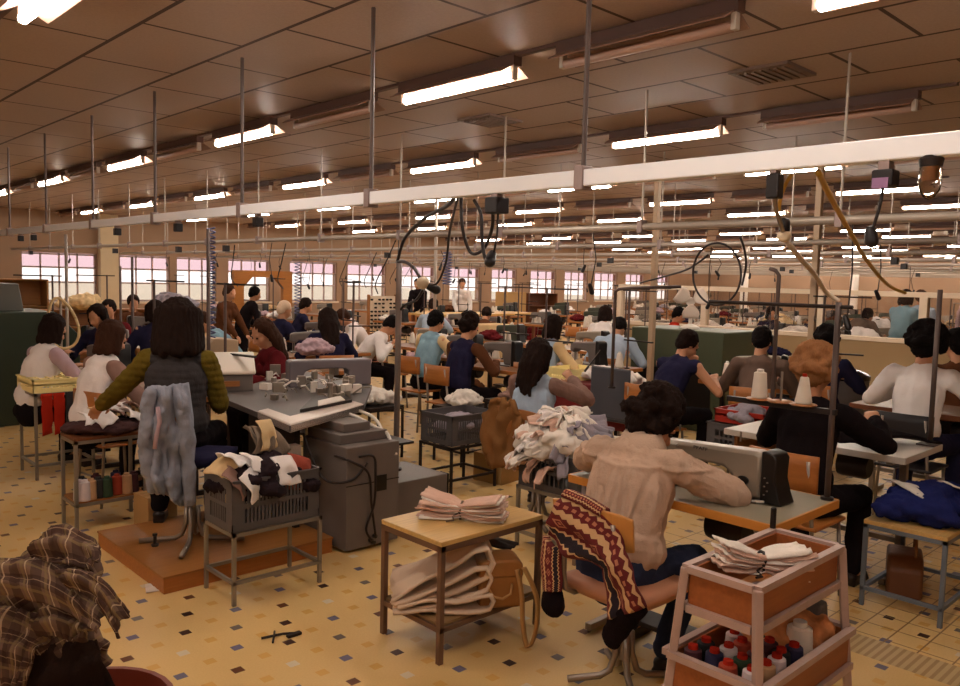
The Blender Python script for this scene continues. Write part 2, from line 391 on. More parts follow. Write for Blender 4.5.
# ------------------------------------------------------------------ generic furniture
def tube_leg(mb,a,b,r=.012): mb.tube([a,b],r,8)
def shelf_table(name,label,cat,x0,x1,y0,y1,z,shelf,topm,legm=STEEL,w=.022,shelfm=None,thk=.022,group=None,cross=False,open_top=False):
    cx,cy=(x0+x1)/2,(y0+y1)/2; a,b=(x1-x0)/2,(y1-y0)/2
    t=thing(name,label,cat,(cx,cy,0),0,group)
    if not open_top: MB().bb(-a,a,-b,b,z-thk,z).build('top',topm,t,bevel=.003)
    F=MB(); LF=MB()
    for s in (-1,1):
        F.bar((-a,s*(b-w/2),z-thk-w/2),(a,s*(b-w/2),z-thk-w/2),w); F.bar((s*(a-w/2),-b,z-thk-w/2),(s*(a-w/2),b,z-thk-w/2),w)
        if shelf is not None:
            LF.bar((-a,s*(b-w/2),shelf-w/2-.012),(a,s*(b-w/2),shelf-w/2-.012),w*.9); LF.bar((s*(a-w/2),-b,shelf-w/2-.012),(s*(a-w/2),b,shelf-w/2-.012),w*.9)
    F.build('top_frame',legm,t)
    if shelf is not None: LF.build('lower_frame',legm,t)
    for sx in (-1,1):
        for sy in (-1,1):
            MB().bb(sx*(a-w/2)-w/2,sx*(a-w/2)+w/2,sy*(b-w/2)-w/2,sy*(b-w/2)+w/2,0,z-thk).build('leg',legm,t,bevel=.002)
    if shelf is not None and shelfm: MB().bb(-a+w*.5,a-w*.5,-b+w*.5,b-w*.5,shelf-.012,shelf).build('shelf',shelfm,t)
    return t
def crate(label,x0,x1,y0,y1,z,h,m,rz=0,group=None,cells=9,cat='crate',name='plastic_crate'):
    cx,cy=(x0+x1)/2,(y0+y1)/2; a,b=(x1-x0)/2,(y1-y0)/2
    t=thing(name,label,cat,(cx,cy,z),rz,group)
    def side(n,L,place):
        s=MB(); e=.03
        for (u0,u1,w0,w1) in ((-L,L,0,.04),(-L,L,h-.05,h),(-L,-L+.07,0,h),(L-.07,L,0,h),(-L,L,h*.45,h*.45+.02)): place(s,u0,u1,w0,w1,.0008 if (u1-u0)<.1 else 0)
        k=n
        for i in range(1,k):
            u=-L+.07+(2*L-.14)*i/k; place(s,u-.006,u+.006,.002,h-.002,.0016)
        s.build('side_wall',m,t)
    th=.007
    for s_ in (-1,1):
        side(cells*2,a,lambda s,u0,u1,w0,w1,i_,s_=s_: s.bb(u0,u1,min(s_*(b-i_),s_*(b-th+i_)),max(s_*(b-i_),s_*(b-th+i_)),w0+i_,w1-i_))
        side(cells,b,lambda s,u0,u1,w0,w1,i_,s_=s_: s.bb(min(s_*(a-i_),s_*(a-th+i_)),max(s_*(a-i_),s_*(a-th+i_)),u0,u1,w0+i_,w1-i_))
    MB().bb(-a+.008,a-.008,-b+.008,b-.008,.001,.008).build('bottom',m,t)
    r=MB(); 
    for s_ in (-1,1): r.bb(-a-.008,a+.008,s_*b-.008,s_*b+.008,h-.012,h); r.bb(s_*a-.008,s_*a+.008,-b-.008,b+.008,h-.012,h)
    r.build('rim',m,t)
    return t
def swivel_chair(label,loc,rz,seatm,backm,seat_z=.44,foot_r=.27,group=None,angs=(45,135,225,315),back=True,tubem=STEEL,b0=.17,bh=.22,bw=.2):
    # sitter faces local +Y
    t=thing('swivel_chair',label,'chair',loc,rz,group)
    for d in angs:
        c,s=math.cos(rad(d)),math.sin(rad(d))
        MB().tube([(.03*c,.03*s,.22),(.036*c,.036*s,.12),(.06*c,.06*s,.05),(.1*c,.1*s,.028),(foot_r*c,foot_r*s,.018)],.015,8).build('leg',tubem,t,smooth=True)
    MB().lathe([(.022,.1),(.022,seat_z-.06)],(0,0,0),10).build('column',tubem,t,auto=True)
    P=MB(); n=10; g=[]
    for i in range(n+1):
        v=-.21+.42*i/n; row=[]
        for j in range(n+1):
            u=-.22+.44*j/n; rr=(abs(u)/.22)**6+(abs(v)/.21)**6
            row.append(V((u*(1-.06*rr),v*(1-.06*rr),seat_z-.012-.022*min(1,rr)-.01*math.cos(v*8)+.015*(u/.22)**2)))
        g.append(row)
    P.grid(g); so=P.build('seat',seatm,t,smooth=True,solid=.045)
    MB().bb(-.12,.12,-.12,.12,seat_z-.075,seat_z-.045).build('seat_plate',DARK,so)
    if back:
        B=MB(); g=[]
        for i in range(9):
            u=-bw+2*bw*i/8; g.append([V((u,-.235-.02*(1-(u/bw)**2)-.02*j/4,seat_z+b0+bh*j/4-.012*(abs(u)/bw)**4*(1 if j==4 else -1 if j==0 else 0))) for j in range(5)])
        B.grid(g); B.build('backrest',backm,t,smooth=True,solid=.016,bevel=.004)
        T=MB()
        for s in (-1,1): T.tube([(s*.1,0,seat_z-.05),(s*.12,-.2,seat_z-.05),(s*.12,-.255,seat_z-.02),(s*.12,-.27,seat_z+.06),(s*.12,-.27,seat_z+b0+bh*.7)],.011,8)
        T.build('back_tube',tubem,t,smooth=True)
    return t
def wooden_chair(label,loc,rz,wm,group=None,legm=STEEL):
    t=thing('work_chair',label,'chair',loc,rz,group)
    MB().bb(-.19,.19,-.19,.19,.43,.45).build('seat',wm,t,bevel=.008)
    B=MB(); g=[]
    for i in range(9):
        u=-.19+.38*i/8; g.append([V((u,-.2-.02*(1-(u/.19)**2),.64+.19*j/3)) for j in range(4)])
    B.grid(g); B.build('backrest',wm,t,smooth=True,solid=.014)
    for s in (-1,1):
        MB().tube([(s*.17,-.2,0),(s*.16,-.17,.43),(s*.14,-.215,.8)],.011,8).build('rear_leg',legm,t,smooth=True)
        MB().tube([(s*.18,.19,0),(s*.16,.16,.43)],.011,8).build('front_leg',legm,t,smooth=True)
    MB().tube([(-.17,-.17,.2),(.17,-.17,.2)],.008,6).build('stretcher',legm,t)
    return t
def machine(label,loc,rz,bodym,capm=BLACK,L=.5,name='sewing_machine',group=None,text=None,hi=True):
    # operator faces local +Y; pillar at +X, needle at -X
    t=thing(name,label,'sewing machine',loc,rz,group)
    a=L/2
    MB().bb(-a,a,-.09,.09,0,.012).build('bed_plate',bodym if not hi else STEEL,t,bevel=.003)
    body=[(a,.012),(a,.25),(a-.03,.262),(-a+.05,.236),(-a,.225),(-a-.005,.125),(-a+.07,.115),(-a+.085,.15),(-a+.2,.152),(a-.17,.15),(a-.135,.12),(a-.12,.012)]
    M=Matrix(((1,0,0),(0,0,-1),(0,1,0)))
    arm=MB().prism(body,.105,M,(0,.0525,0)).build('arm',bodym,t,bevel=.03,auto=True)
    C=[(.0,.0),(.09,.0),(.075,.05),(.058,.13),(.062,.235),(.05,.26),(.012,.272),(0,.268)]
    cov=MB().prism(C,.125,M,(a+.001,.0625,.004)).build('motor_cover',capm,t,bevel=.016,auto=True)
    n=MB(); n.tube([(-a+.03,0,.14),(-a+.03,0,.02)],.006,8); n.tube([(-a+.05,0,.14),(-a+.05,0,.03)],.005,8); n.bb(-a+.02,-a+.06,-.02,.02,.014,.02)
    n.build('needle_bar',STEEL,arm)
    if hi:
        h=MB(); My=Matrix.Rotation(rad(90),3,'X')
        h.lathe([(.0,0),(.024,.0),(.024,.008),(.0,.008)],(a-.075,-.053,.1),18,My); h.build('dial',BLACK,arm)
        k=MB(); k.lathe([(.008,0),(.008,.02)],(-a+.12,-.053,.22),10,My); k.lathe([(.013,0),(.013,.012)],(-a+.02,-.055,.2),12,My); k.build('tension_knob',STEEL,arm)
        g=MB(); g.tube([(-a+.1,0,.29),(-a+.1,0,.325)],.004,6); g.tube([(a-.12,.0,.29),(a-.12,0,.345)],.004,6); g.build('thread_pin',STEEL,arm)
        s=MB()
        for q in range(5): s.lathe([(.004,0),(.004,.004)],(a+.02+.012*(q%2),-.064,.05+.022*q),8,My)
        s.build('screws',STEEL,cov)
    return t
def text_obj(txt,size,m,parent,M,name='lettering',ext=.0008):
    c=bpy.data.curves.new('txt','FONT'); c.body=txt; c.size=size; c.align_x='CENTER'; c.align_y='CENTER'; c.extrude=ext
    o=bpy.data.objects.new('t',c); COL.objects.link(o); bpy.context.view_layer.update()
    me=bpy.data.meshes.new_from_object(o.evaluated_get(bpy.context.evaluated_depsgraph_get())); bpy.data.objects.remove(o)
    q=mobj(name,me,m,parent); q.matrix_local=M; return q
def cone_mesh(h=.16,r0=.045,r1=.026,m=CONE,label='',loc=(0,0,0),group=None,name='thread_cone',tip=None):
    t=thing(name,label,'thread cone' if name=='thread_cone' else 'thread spool',loc,0,group)
    c=MB(); c.lathe([(r0*.9,0),(r0,.006),(r0*1.0,h*.1),(r1,h*.93),(r1*.75,h*.96)],(0,0,0),16); c.build('yarn',m,t,auto=True)
    MB().lathe([(r1*.6,h*.93),(r1*.55,h*1.06),(r1*.4,h*1.07)],(0,0,0),12).build('core',tip or WHITE,t,auto=True)
    return t
# --- cloth helpers
def pile_mesh(w,l,h,seed,n=26,amp=.05,freq=7,voxel=.018):
    r=random.Random(seed); b=MB()
    b.ell((0,0,h*.3),(w*.45,l*.45,h*.35))
    for i in range(n):
        a=r.random()*2*PI; q=math.sqrt(r.random())*.85; x=math.cos(a)*q*w/2; y=math.sin(a)*q*l/2
        z=h*(1-q*q)*.8+.02; rr=.035+.05*r.random()
        M=Matrix.Rotation(r.random()*6,3,'Z')@Matrix.Rotation(r.uniform(-.6,.6),3,'X')
        b.ell((x,y,max(z*.8,rr*.5)),(rr*2.0,rr*1.1,rr*.7),M)
    return remesh(b,voxel,3,folds(amp*.35,freq*2.2,seed),'garment')
def patch_mesh(w,l,seed,wave=.02,bend=.0,nu=9,nv=14,th=.006,fr=1):
    r=random.Random(seed); g=[]; s=r.random()*50
    for i in range(nu+1):
        u=i/nu-.5; row=[]
        for j in range(nv+1):
            v=j/nv-.5; z=wave*2*noise.noise(V((u*3*fr+s,v*3*fr,s)))+wave*math.sin(u*9*fr+s+v*3)*.5
            ang=bend*v; 
            y=math.sin(ang)/bend*l if abs(bend)>.01 else v*l
            z+= -(1-math.cos(ang))/bend*l if abs(bend)>.01 else 0
            row.append(V((u*w*(1+.12*noise.noise(V((v*4+s,1,0)))),y,z)))
        g.append(row)
    m=MB().grid(g)
    me=m.mesh('cloth',True)
    return me
def cloth_piece(me,m,name,parent=None,th=.006):
    o=bpy.data.objects.new(name,me); COL.objects.link(o)
    if not me.materials: me.materials.append(m)
    q=o.modifiers.new('solid','SOLIDIFY'); q.thickness=th; q.offset=1
    if parent: o.parent=parent
    return o
# ------------------------------------------------------------------ people
def basis(pitch,yaw,roll=0):   # pitch forward, yaw left(+)
    return Matrix.Rotation(yaw,3,'Z')@Matrix.Rotation(-pitch,3,'X')@Matrix.Rotation(roll,3,'Y')
def ik(a,b,l1,l2,pole):
    d=b-a; L=d.length
    if L>(l1+l2)*.985: b=a+d*((l1+l2)*.985/L); d=b-a; L=d.length
    x=(l1*l1-l2*l2+L*L)/(2*L); h=math.sqrt(max(l1*l1-x*x,0)); n=d.normalized(); p=V(pole); p=(p-n*p.dot(n)).normalized()
    return a+n*x+p*h, b
def person(label,loc,rz,shirt=None,sleeve=None,trousers=None,hair='short',hairm=None,lean=.15,seat=.45,stand=False,head=(.35,0),hands=((-.16,.42,.8),(.16,.42,.8)),
           poles=((-.8,-.5,-.6),(.8,-.5,-.6)),q=1,fem=True,skin=None,sleeve_len=1.0,cat='person',skirt=False,group=None,neck=None,roll=0,scale=1.0,shoe=None,girth=1.0,big=1.0,loose=.006,fold=.012,knee=(0.08,.08),sleeveless=False,foot_y=(.38,.38),leg_mul=1.0,collar=False,hlen=-.10,nlen=.155,nfwd=.6,pleat=False,quilt=False):
    if q<2: loose=max(loose,.011)
    skin=skin or SKIN; t=thing('person',label,cat,loc,rz,group); t.scale=(scale,)*3
    vox={2:.0065,1:.011,0:.017}[q]
    hz=(seat+.10) if not stand else .90
    P=V((0,0,hz)); sw=.165 if fem else .19
    s1=V((math.sin(roll),math.sin(lean),math.cos(lean))).normalized(); s2=V((math.sin(roll)*.8,math.sin(lean*1.5),math.cos(lean*1.5))).normalized()
    waist=P+s1*.16; chest=P+s1*.24+s2*.10; sh=chest+s2*.12; nb=sh+s2*.055
    na=head[0]*nfwd+lean*.6; hd=nb+V((0,math.sin(na),math.cos(na)))*nlen
    HB=basis(head[0],head[1]); lat=V((1,0,0)); 
    Sh=[sh+lat*(-sw)+V((0,.01,-.005)),sh+lat*sw+V((0,.01,-.005))]
    ua,fa=(.285,.25)
    arms=[]
    for i in (0,1):
        tgt=V(hands[i]); el,wr=ik(Sh[i],tgt,ua,fa,poles[i]); arms.append((el,wr))
    if stand:
        legs=[(P+lat*s*.09+V((0,0,-.04)),V((s*.1,.02,.48)),V((s*.11,-.02,.08))) for s in(-1,1)]
    else:
        legs=[(P+lat*s*.09+V((0,.0,-.03)),V((s*(.09+knee[i]),.42*leg_mul,hz-.05)),V((s*(.09+knee[i]*.9),foot_y[i],.08))) for i,s in enumerate((-1,1))]
    # ---- body
    b=MB()
    def headshape(b):
        b.ell(hd+HB@V((0,-.012,.035)),(.075,.093,.088),HB); b.ell(hd+HB@V((0,.03,-.03)),(.056,.062,.075),HB); b.ell(hd+HB@V((0,.055,-.075)),(.03,.03,.026),HB)
        b.cap(hd+HB@V((0,.084,.012)),hd+HB@V((0,.108,-.022)),.011,.015)            # nose
        b.cap(hd+HB@V((-.018,.088,-.05)),hd+HB@V((.018,.088,-.05)),.009,.009)      # lips
        b.cap(hd+HB@V((-.045,.072,.028)),hd+HB@V((.045,.072,.028)),.012,.012)      # brow
        for s in (-1,1):
            b.ell(hd+HB@V((s*.074,-.008,-.005)),(.011,.02,.032),HB); b.ell(hd+HB@V((s*.04,.055,-.022)),(.024,.024,.026),HB)
    headshape(b)
    b.cap(nb-s2*.04,hd+HB@V((0,-.02,-.05)),.052 if fem else .06,.05)
    b.cap(P+s1*.04,waist,.125*girth,.115*girth,1.2,.82); b.cap(waist,chest,.115*girth,.125*girth,1.2,.82); b.cap(Sh[0]*.55+Sh[1]*.45,Sh[1]*.55+Sh[0]*.45,.09,.09,1,.9); b.cap(Sh[0],Sh[1],.055,.055)
    for i,(el,wr) in enumerate(arms):
        b.cap(Sh[i],el,.048,.038); b.cap(el,wr,.04,.026)
        d=(wr-el).normalized(); side=V((1,0,0)) if i==0 else V((-1,0,0)); up=V((0,0,1)); side=(side-d*side.dot(d)).normalized(); up=d.cross(side); 
        if up.z<0: up=-up
        pc=wr+d*.045; b.cap(wr,pc+d*.02,.026,.034,1,.55,xref=side)
        for k in range(4):
            o=(k-1.5)*.019; L=(.068,.078,.074,.058)[k]*(.95); base=pc+d*.035-side*o
            fr=.0085 if q==2 else .011
            mid=base+(d*.9-up*.25).normalized()*L*.55; tip=mid+(d*.55-up*.85).normalized()*L*.5
            b.cap(pc-side*o*.8,base,fr*1.25,fr*1.1,n=8); b.cap(base,mid,fr*1.1,fr,n=8); b.cap(mid,tip,fr,fr*.85,n=8)
        tb=wr+d*.02+side*.028; tm=tb+(d*.6+side*.75).normalized()*.04; tt=tm+(d*.95-up*.3).normalized()*.032
        b.cap(wr+d*.015+side*.01,tb,.013,.013,n=8); b.cap(tb,tm,.0125,.011,n=8); b.cap(tm,tt,.011,.009,n=8)
    for i,(h,k,a) in enumerate(legs):
        b.cap(h,k,.085,.056); b.cap(k,a,.056,.036); b.cap(a+V((0,0,-.02)),a+V((0,.13,-.045)),.035,.03)
    mobj('body',remesh(b,vox,4 if q==2 else 2),skin,t)
    if q>=1:
        for s in (-1,1):
            e=MB().ell(hd+HB@V((s*.032,.079,.008)),(.013,.011,.009),HB,10).build('eye',EYEM,t,smooth=True)
    seed=rnd.random()*100
    # ---- shirt / vest
    def torso(b,g,hem=.0):
        b.ell(P+s1*(.12-hem),((.135*girth+g*1.3)*1.2,(.135*girth+g*1.3)*.9,.13),basis(lean,0)); b.cap(P+s1*.15,waist,.12*girth+g*1.2,.118*girth+g*1.2,1.2,.86); b.cap(waist,chest,.118*girth+g*1.2,.128*girth+g,1.2,.86)
        b.cap(Sh[0]*.55+Sh[1]*.45,Sh[1]*.55+Sh[0]*.45,.094+g,.094+g,1,.92); e_=.97 if sleeve is None else .90; b.cap(Sh[0]*e_+Sh[1]*(1-e_),Sh[1]*e_+Sh[0]*(1-e_),.056+g*.6,.056+g*.6)
        b.cap(sh,nb+s2*.0,.07+g,.056+g*.5)
        if fem: 
            for s in (-1,1): b.ell(chest+V((s*.07,.095,-.0)),(.065,.06,.06))
    def sleeves(b,g):
        for i,(el,wr) in enumerate(arms):
            b.cap(Sh[i],el,.056+g,.047+g)
            if sleeve_len>.6: b.cap(el,el+(wr-el)*(sleeve_len-.04),.048+g,.036+g)
    cv=.0065 if q==2 else max(vox*1.3,.009)
    base_d=folds(fold,9,seed,(1.2,1.2,.5))
    def dsp(p,n):
        d=base_d(p,n)
        if pleat and n.y<.2 and abs(p.x)<.2 and p.z<sh.z+.01:
            
            k_=min(1,max(0,(sh.z-.01-p.z)/.05))
            for c0,am in ((-.13,.012),(-.085,.016),(-.04,.012),(.0,.009),(.04,.012),(.085,.010),(.13,.012)): d-=am*k_*math.exp(-((p.x-c0*(1-.5*(sh.z-p.z))-.015*math.sin(p.z*9+c0*40))/.009)**2)
            d-=.014*math.exp(-((p.x+.02-.5*(sh.z-.2-p.z))/.014)**2)*(1 if p.z<sh.z-.1 else 0)
        if pleat and n.y<.2: d+=.009*math.exp(-((p.z-sh.z+.012)/.009)**2)
        if quilt: d+=.004*abs(math.sin(p.z*75))
        return d
    if sleeve is None or sleeve is shirt:
        b=MB(); torso(b,loose,.03)
        if not sleeveless: sleeves(b,loose)
        mobj('shirt',remesh(b,cv,3,dsp,'shirt'),shirt,t)
    else:
        b=MB(); torso(b,.014,.03); mobj('vest',remesh(b,cv,3,dsp,'vest'),shirt,t)
        b=MB(); sleeves(b,.009); b.cap(Sh[0],Sh[1],.061,.061); mobj('sleeves',remesh(b,cv,3,dsp,'sleeves'),sleeve,t)
    if collar:
        g=[]
        for i in range(25):
            a=rad(-60+300*i/24); c_,s_=math.cos(a),math.sin(a); o=nb+V((0,.014,.004))
            g.append([o+V((c_*.072,-s_*.066,.0)),o+V((c_*.070,-s_*.062+.012,.045)),o+V((c_*.078,-s_*.072+.010,.05)),o+V((c_*.104,-s_*.10,.002)),o+V((c_*.112,-s_*.108,-.02))])
        MB().grid(g).build('collar',shirt,t,smooth=True,solid=.006)
    # ---- trousers / skirt
    b=MB(); b.cap(P+s1*.075,P-s1*.03,.128*girth,.13*girth,1.22,.9)
    for i,(h,k,a) in enumerate(legs):
        if skirt:
            b.cap(h,k,.105,.09)
        else:
            b.cap(h,k,.096,.07); b.cap(k,a+V((0,0,.02)),.068,.055)
    if skirt:
        (h0,k0,_),(h1,k1,_)=legs; b.cap((h0+h1)/2,(k0+k1)/2,.1,.09)
    mobj('skirt' if skirt else 'trousers',remesh(b,cv,3,folds(.008,10,seed+5),'trousers'),trousers,t)
    for i,(h,k,a) in enumerate(legs):
        s=MB(); s.cap(a+V((0,-.03,-.035)),a+V((0,.14,-.05)),.04,.034,1,.85); s.bb(a.x-.036,a.x+.036,a.y-.06,a.y+.16,a.z-.08,a.z-.06)
        mobj('shoe',remesh(s,max(vox,.01),2,None,'shoe'),shoe or SHOEM,t)
    # ---- hair
    b=MB(); c=hd
    if hair in('short','curly','bald','bob','long'):
        b.ell(c+HB@V((0,-.03,.05)),(.09*big,.098*big,.09*big),HB); b.ell(c+HB@V((0,-.06,.0)),(.08*big,.062*big,.088*big),HB)
    if hair=='curly':
        r=random.Random(5)
        for i in range(90):
            a=r.uniform(0,2*PI); e=r.uniform(-.55,1.5); d=V((math.cos(a)*math.cos(e),math.sin(a)*math.cos(e),math.sin(e)))
            if d.y>.45 and d.z<.45: continue
            b.ell(c+HB@(V((0,-.035,.035))+V((d.x*.1,d.y*.106,d.z*.108))*big),(.027*big,)*3)
    if hair=='short':
        for s in (-1,1): b.ell(c+HB@V((s*.068,-.01,.02)),(.02,.045,.05),HB)
    if hair=='bob':
        for k in range(-6,7):
            a=k*.26; x=math.sin(a)*.088; y=-math.cos(a)*.088-.01
            b.cap(c+HB@V((x*.9*big,y*.9*big,.06)),c+V((x*1.08*big,y*1.1*big-.005,-(.115 if big>1.2 else .082)*big-.015*math.sin(k*2.3))),.034*big,.024*big)
    if hair=='long':
        for k in range(-6,7):
            a=k*.25; x=math.sin(a)*.085; y=-math.cos(a)*.085-.01
            top=c+HB@V((x*.9,y*.9,.06)); mid=c+HB@V((x*1.12,y*1.05-.01,-.1)); end=sh+V((x*.85+.02*math.sin(k*1.9),-.125-.02*abs(math.cos(a)),hlen-.05*math.cos(a*2)-.02*math.sin(k*2.7)))
            b.cap(top,mid,.034,.034); b.cap(mid,end,.032,.013)
    rough={'curly':folds(.009,60,seed),'short':folds(.008,45,seed),'bald':None}.get(hair,folds(.009,55,seed,(1,1,.1)))
    mobj('hair',remesh(b,max(vox,.009 if q==2 else .012),2 if hair=='curly' else 3,rough,'hair'),hairm,t)
    return t
EYEM=mat('eye_dark',(50,34,28),.2); SHOEM=mat('dark_leather',(38,26,22),.45,0,.1)
H_DARK=mat('dark_brown_hair',(34,22,18),.75,0,.45,30,.5,90,.08,(8,8,.8)); H_BLACK=mat('black_hair',(20,14,13),.75,0,.45,30,.5,90,.08,(8,8,.8)); H_BROWN=mat('brown_hair',(62,38,27),.75,0,.45,30,.5,90,.08,(8,8,.8))
H_RED=mat('auburn_hair',(150,102,66),.75,0,.6,60,.5,90,.08,(8,8,.8)); H_WHITE=mat('white_hair',(214,186,158),.6,0,.1,60,.4,120)
F_BEIGE=fabric('beige_shirt_cloth',(190,162,142),.08); F_JEANS=fabric('blue_jeans_denim',(48,54,76)); F_GREYVEST=fabric('grey_quilted_cloth',(58,54,55),.12); F_OLIVE=fabric('olive_knit',(98,82,30)); F_NAVY=fabric('navy_cloth',(36,34,58)); F_BLACK=fabric('black_cloth',(26,20,22))
F_LTBLUE=fabric('pale_blue_cloth',(170,186,206),.06); F_SKYB=fabric('sky_blue_cloth',(132,164,180),.08); F_MAUVE=fabric('mauve_grey_knit',(142,112,102)); F_WHITE=fabric('white_cloth',(232,224,222),.05); F_LILAC=fabric('lilac_cloth',(178,152,160),.1); F_CREAM=fabric('cream_cloth',(214,184,140),.1)
F_BROWN=fabric('brown_cloth',(92,56,36)); F_MAROON=fabric('maroon_cloth',(98,30,34)); F_RED=fabric('red_cloth',(168,42,26)); F_GREY=fabric('grey_knit',(108,88,78)); F_CAMEL=fabric('camel_knit',(128,88,52)); F_PINK=fabric('pale_pink_knit',(206,170,152),.12); F_KNIT=fabric('ecru_knit',(228,218,208),.1); F_KNITB=fabric('grey_blue_knit',(150,142,152),.15)
# ------------------------------------------------------------------ foreground: small table with bundle
t=shelf_table('side_table','low oak side table with a tied pink bundle on top','table',2.24,2.895,2.565,3.0,.555,.18,WTOP,mat('worn_brown_steel',(120,92,74),.45,.5,.15),.026,mat('shelf_board',(128,98,62),.6,0,.15))
def bundle(label,loc,rz,n,w,l,m,tie,seed,fan=.16):
    t=thing('knit_bundle',label,'bundle',loc,rz); r=random.Random(seed)
    for i in range(n):
        g=[]; z0=.006+i*.0075; off=r.uniform(-.02,.02); sk=r.uniform(-fan,fan)*.4+((i-n/2)/n)*fan*.6; s=r.random()*40
        for a in range(7):
            u=a/6-.5; row=[]
            for b in range(17):
                v=b/16-.5; pin=math.exp(-(v/.1)**2); ww=w*(1-.45*pin)*(1+.1*noise.noise(V((v*4,s,0))))
                y=v*l+off; x=u*ww+sk*v*v*4*(.5 if v>0 else -.5)+.012*noise.noise(V((v*5+s,3,0)))
                z=z0*(1-.35*pin)+(abs(v)*2)**2*(i*.004)*(1.0 if v<0 else .4)+.012*pin+.01*abs(noise.noise(V((u*4+s,v*6,s))))+.005*math.sin(u*22+s)
                row.append(V((x,y,max(z,.003))))
            g.append(row)
        o=MB().grid(g).build('knit_piece',m if i%3 else F_KNIT,t,smooth=True,solid=.004)
    MB().tube([(w*.30*math.cos(a*PI/7),.004*math.sin(a*3),.035+.04*math.sin(a*PI/7)*n/10) for a in range(14)],.005,6,True).build('tie',tie,t)
    MB().tube([(-w*.3,0,.04),(-w*.42,.03,.02),(-w*.6,.02,.008),(-w*.75,.05,.006)],.004,6).build('tie_end',tie,t)
    return t
c=at(462,515,.57)
bundle('bundle of pink knit pieces tied in the middle on the low oak table',(c.x,c.y,.557),rad(33),11,.135,.40,F_PINK,mat('brown_string',(88,66,50)),3,.2)
MB().bb(-.02,.02,-.012,.012,0,.006)
# folded cloth on lower shelf
T=thing('folded_blanket','cream and pink folded cloth heaped on the low table shelf','cloth',(2.43,2.79,.182))
Fp=mat('cream_pink_cloth',(206,180,156),.9,0,.08,4,.3,160)
def fold_stack(parent,L,w,layers,m,seed,thk=.022,name='fold',heap=False):
    r=random.Random(seed)
    for k in range(layers):
        g=[]; s=r.random()*30; R=.028+.014*k; zc=.03+.052*k; nn=18
        for i in range(13):
            u=i/12-.5; row=[]
            for j in range(nn+1):
                q=j/nn
                if q<.4: y=-L/2+L*.9*(q/.4)*(1-.05*k); z=zc-R
                elif q<.6: a=(q-.4)/.2*PI; y=L*.4*(1-.1*k)+R*math.sin(a)*1.4; z=zc-R*math.cos(a)
                else: y=L*.4*(1-.1*k)-(q-.6)/.4*L*.85; z=zc+R
                z+=.014*noise.noise(V((u*4+s,y*8,k))) + (.05*(.5-abs(u))+.02)*k*.45*(1 if q>.5 else .6)*max(0,(y+L/2)/L)
                if heap: z=z*(.3+.95*(y+L/2)/L)*1.25+.035*noise.noise(V((u*3+s,y*5,k*2.))); y-=.03*noise.noise(V((u*4,s,q*3)))
                row.append(V((u*w*(1-.08*k)+.02*noise.noise(V((y*5,s,1))),y,max(z,.012))))
            g.append(row)
        MB().grid(g).build(name,m,parent,smooth=True,solid=thk*.6)
fold_stack(T,.44,.36,3,Fp,4,.024,'fold',True); T.rotation_euler=(0,0,rad(-128)); T.location=(2.43,2.78,.182)
# leather bag
B=thing('shoulder_bag','tan leather shoulder bag with strap hanging off the low table shelf','bag',(at(497,603,.18).x,at(497,603,.18).y,.182),rad(-32))
LEA=mat('tan_leather',(156,104,52),.5,0,.18,6,.15,50); LEAD=mat('pale_tan_strap',(184,138,82),.5,0,.12)
MB().prism([(-.1,0),(.1,0),(.105,.16),(.08,.21),(-.08,.21),(-.105,.16)],.15,Matrix(((1,0,0),(0,0,-1),(0,1,0))),(0,.075,0)).build('bag_body',LEA,B,bevel=.018,auto=True)
MB().prism([(-.105,.15),(.105,.15),(.1,.213),(.07,.23),(-.07,.23),(-.1,.213)],.165,Matrix(((1,0,0),(0,0,-1),(0,1,0))),(0,.083,0)).build('flap',LEA,B,bevel=.01,auto=True)
MB().tube([(-.06,-.08,.1),(-.04,-.1,.07),(0,-.105,.06),(.04,-.1,.08),(.05,-.08,.12)],.006,8).build('handle',LEAD,B,smooth=True)
g=[]
for q in bez([(.07,-.09,.19),(.088,-.115,.08),(.095,-.125,-.06),(.12,-.13,-.165),(.155,-.125,-.10),(.165,-.115,.03),(.14,-.10,.12),(.10,-.09,.2)],5): g.append([q+V((-.012,-.006,0)),q+V((.012,.006,0))])
MB().grid(g).build('strap',LEAD,B,smooth=True,solid=.004)
G=thing('folded_gloves','dark grey folded cloth tucked behind the tan bag on the shelf','cloth',(2.80,2.80,.182),rad(20))
fold_stack(G,.2,.12,3,mat('charcoal_cloth',(72,62,60),.9,0,.15),9,.02,'layer')
# twig like scrap on the floor, paper scraps
q=at(277,637,0); t=thing('wire_scrap','dark twisted scrap of binding lying on the tiled floor','scrap',(q.x,q.y,.0))
m=MB(); m.tube([(-.07,.02,.008),(-.02,.0,.012),(.03,-.005,.009),(.09,-.04,.007)],.006,6); m.build('strand',DARK,t); m=MB(); m.tube([(-.05,-.05,.006),(-.015,.0,.016),(.015,.05,.006)],.005,6); m.build('strand',DARK,t)
m=MB(); m.bb(.03,.1,-.055,-.03,.002,.014); m.build('tip',DARK,t)
q=at(146,594,0); t=MB(); t.grid([[V((q.x+.05*i+.01*j,q.y+.03*j-.01*i,.006+.01*noise.noise(V((i,j,2.2))))) for j in range(5)] for i in range(4)])
tag(t.build('paper_scrap',WHITE,None,solid=.002),'crumpled white paper scrap on the floor by the wooden platform','paper')
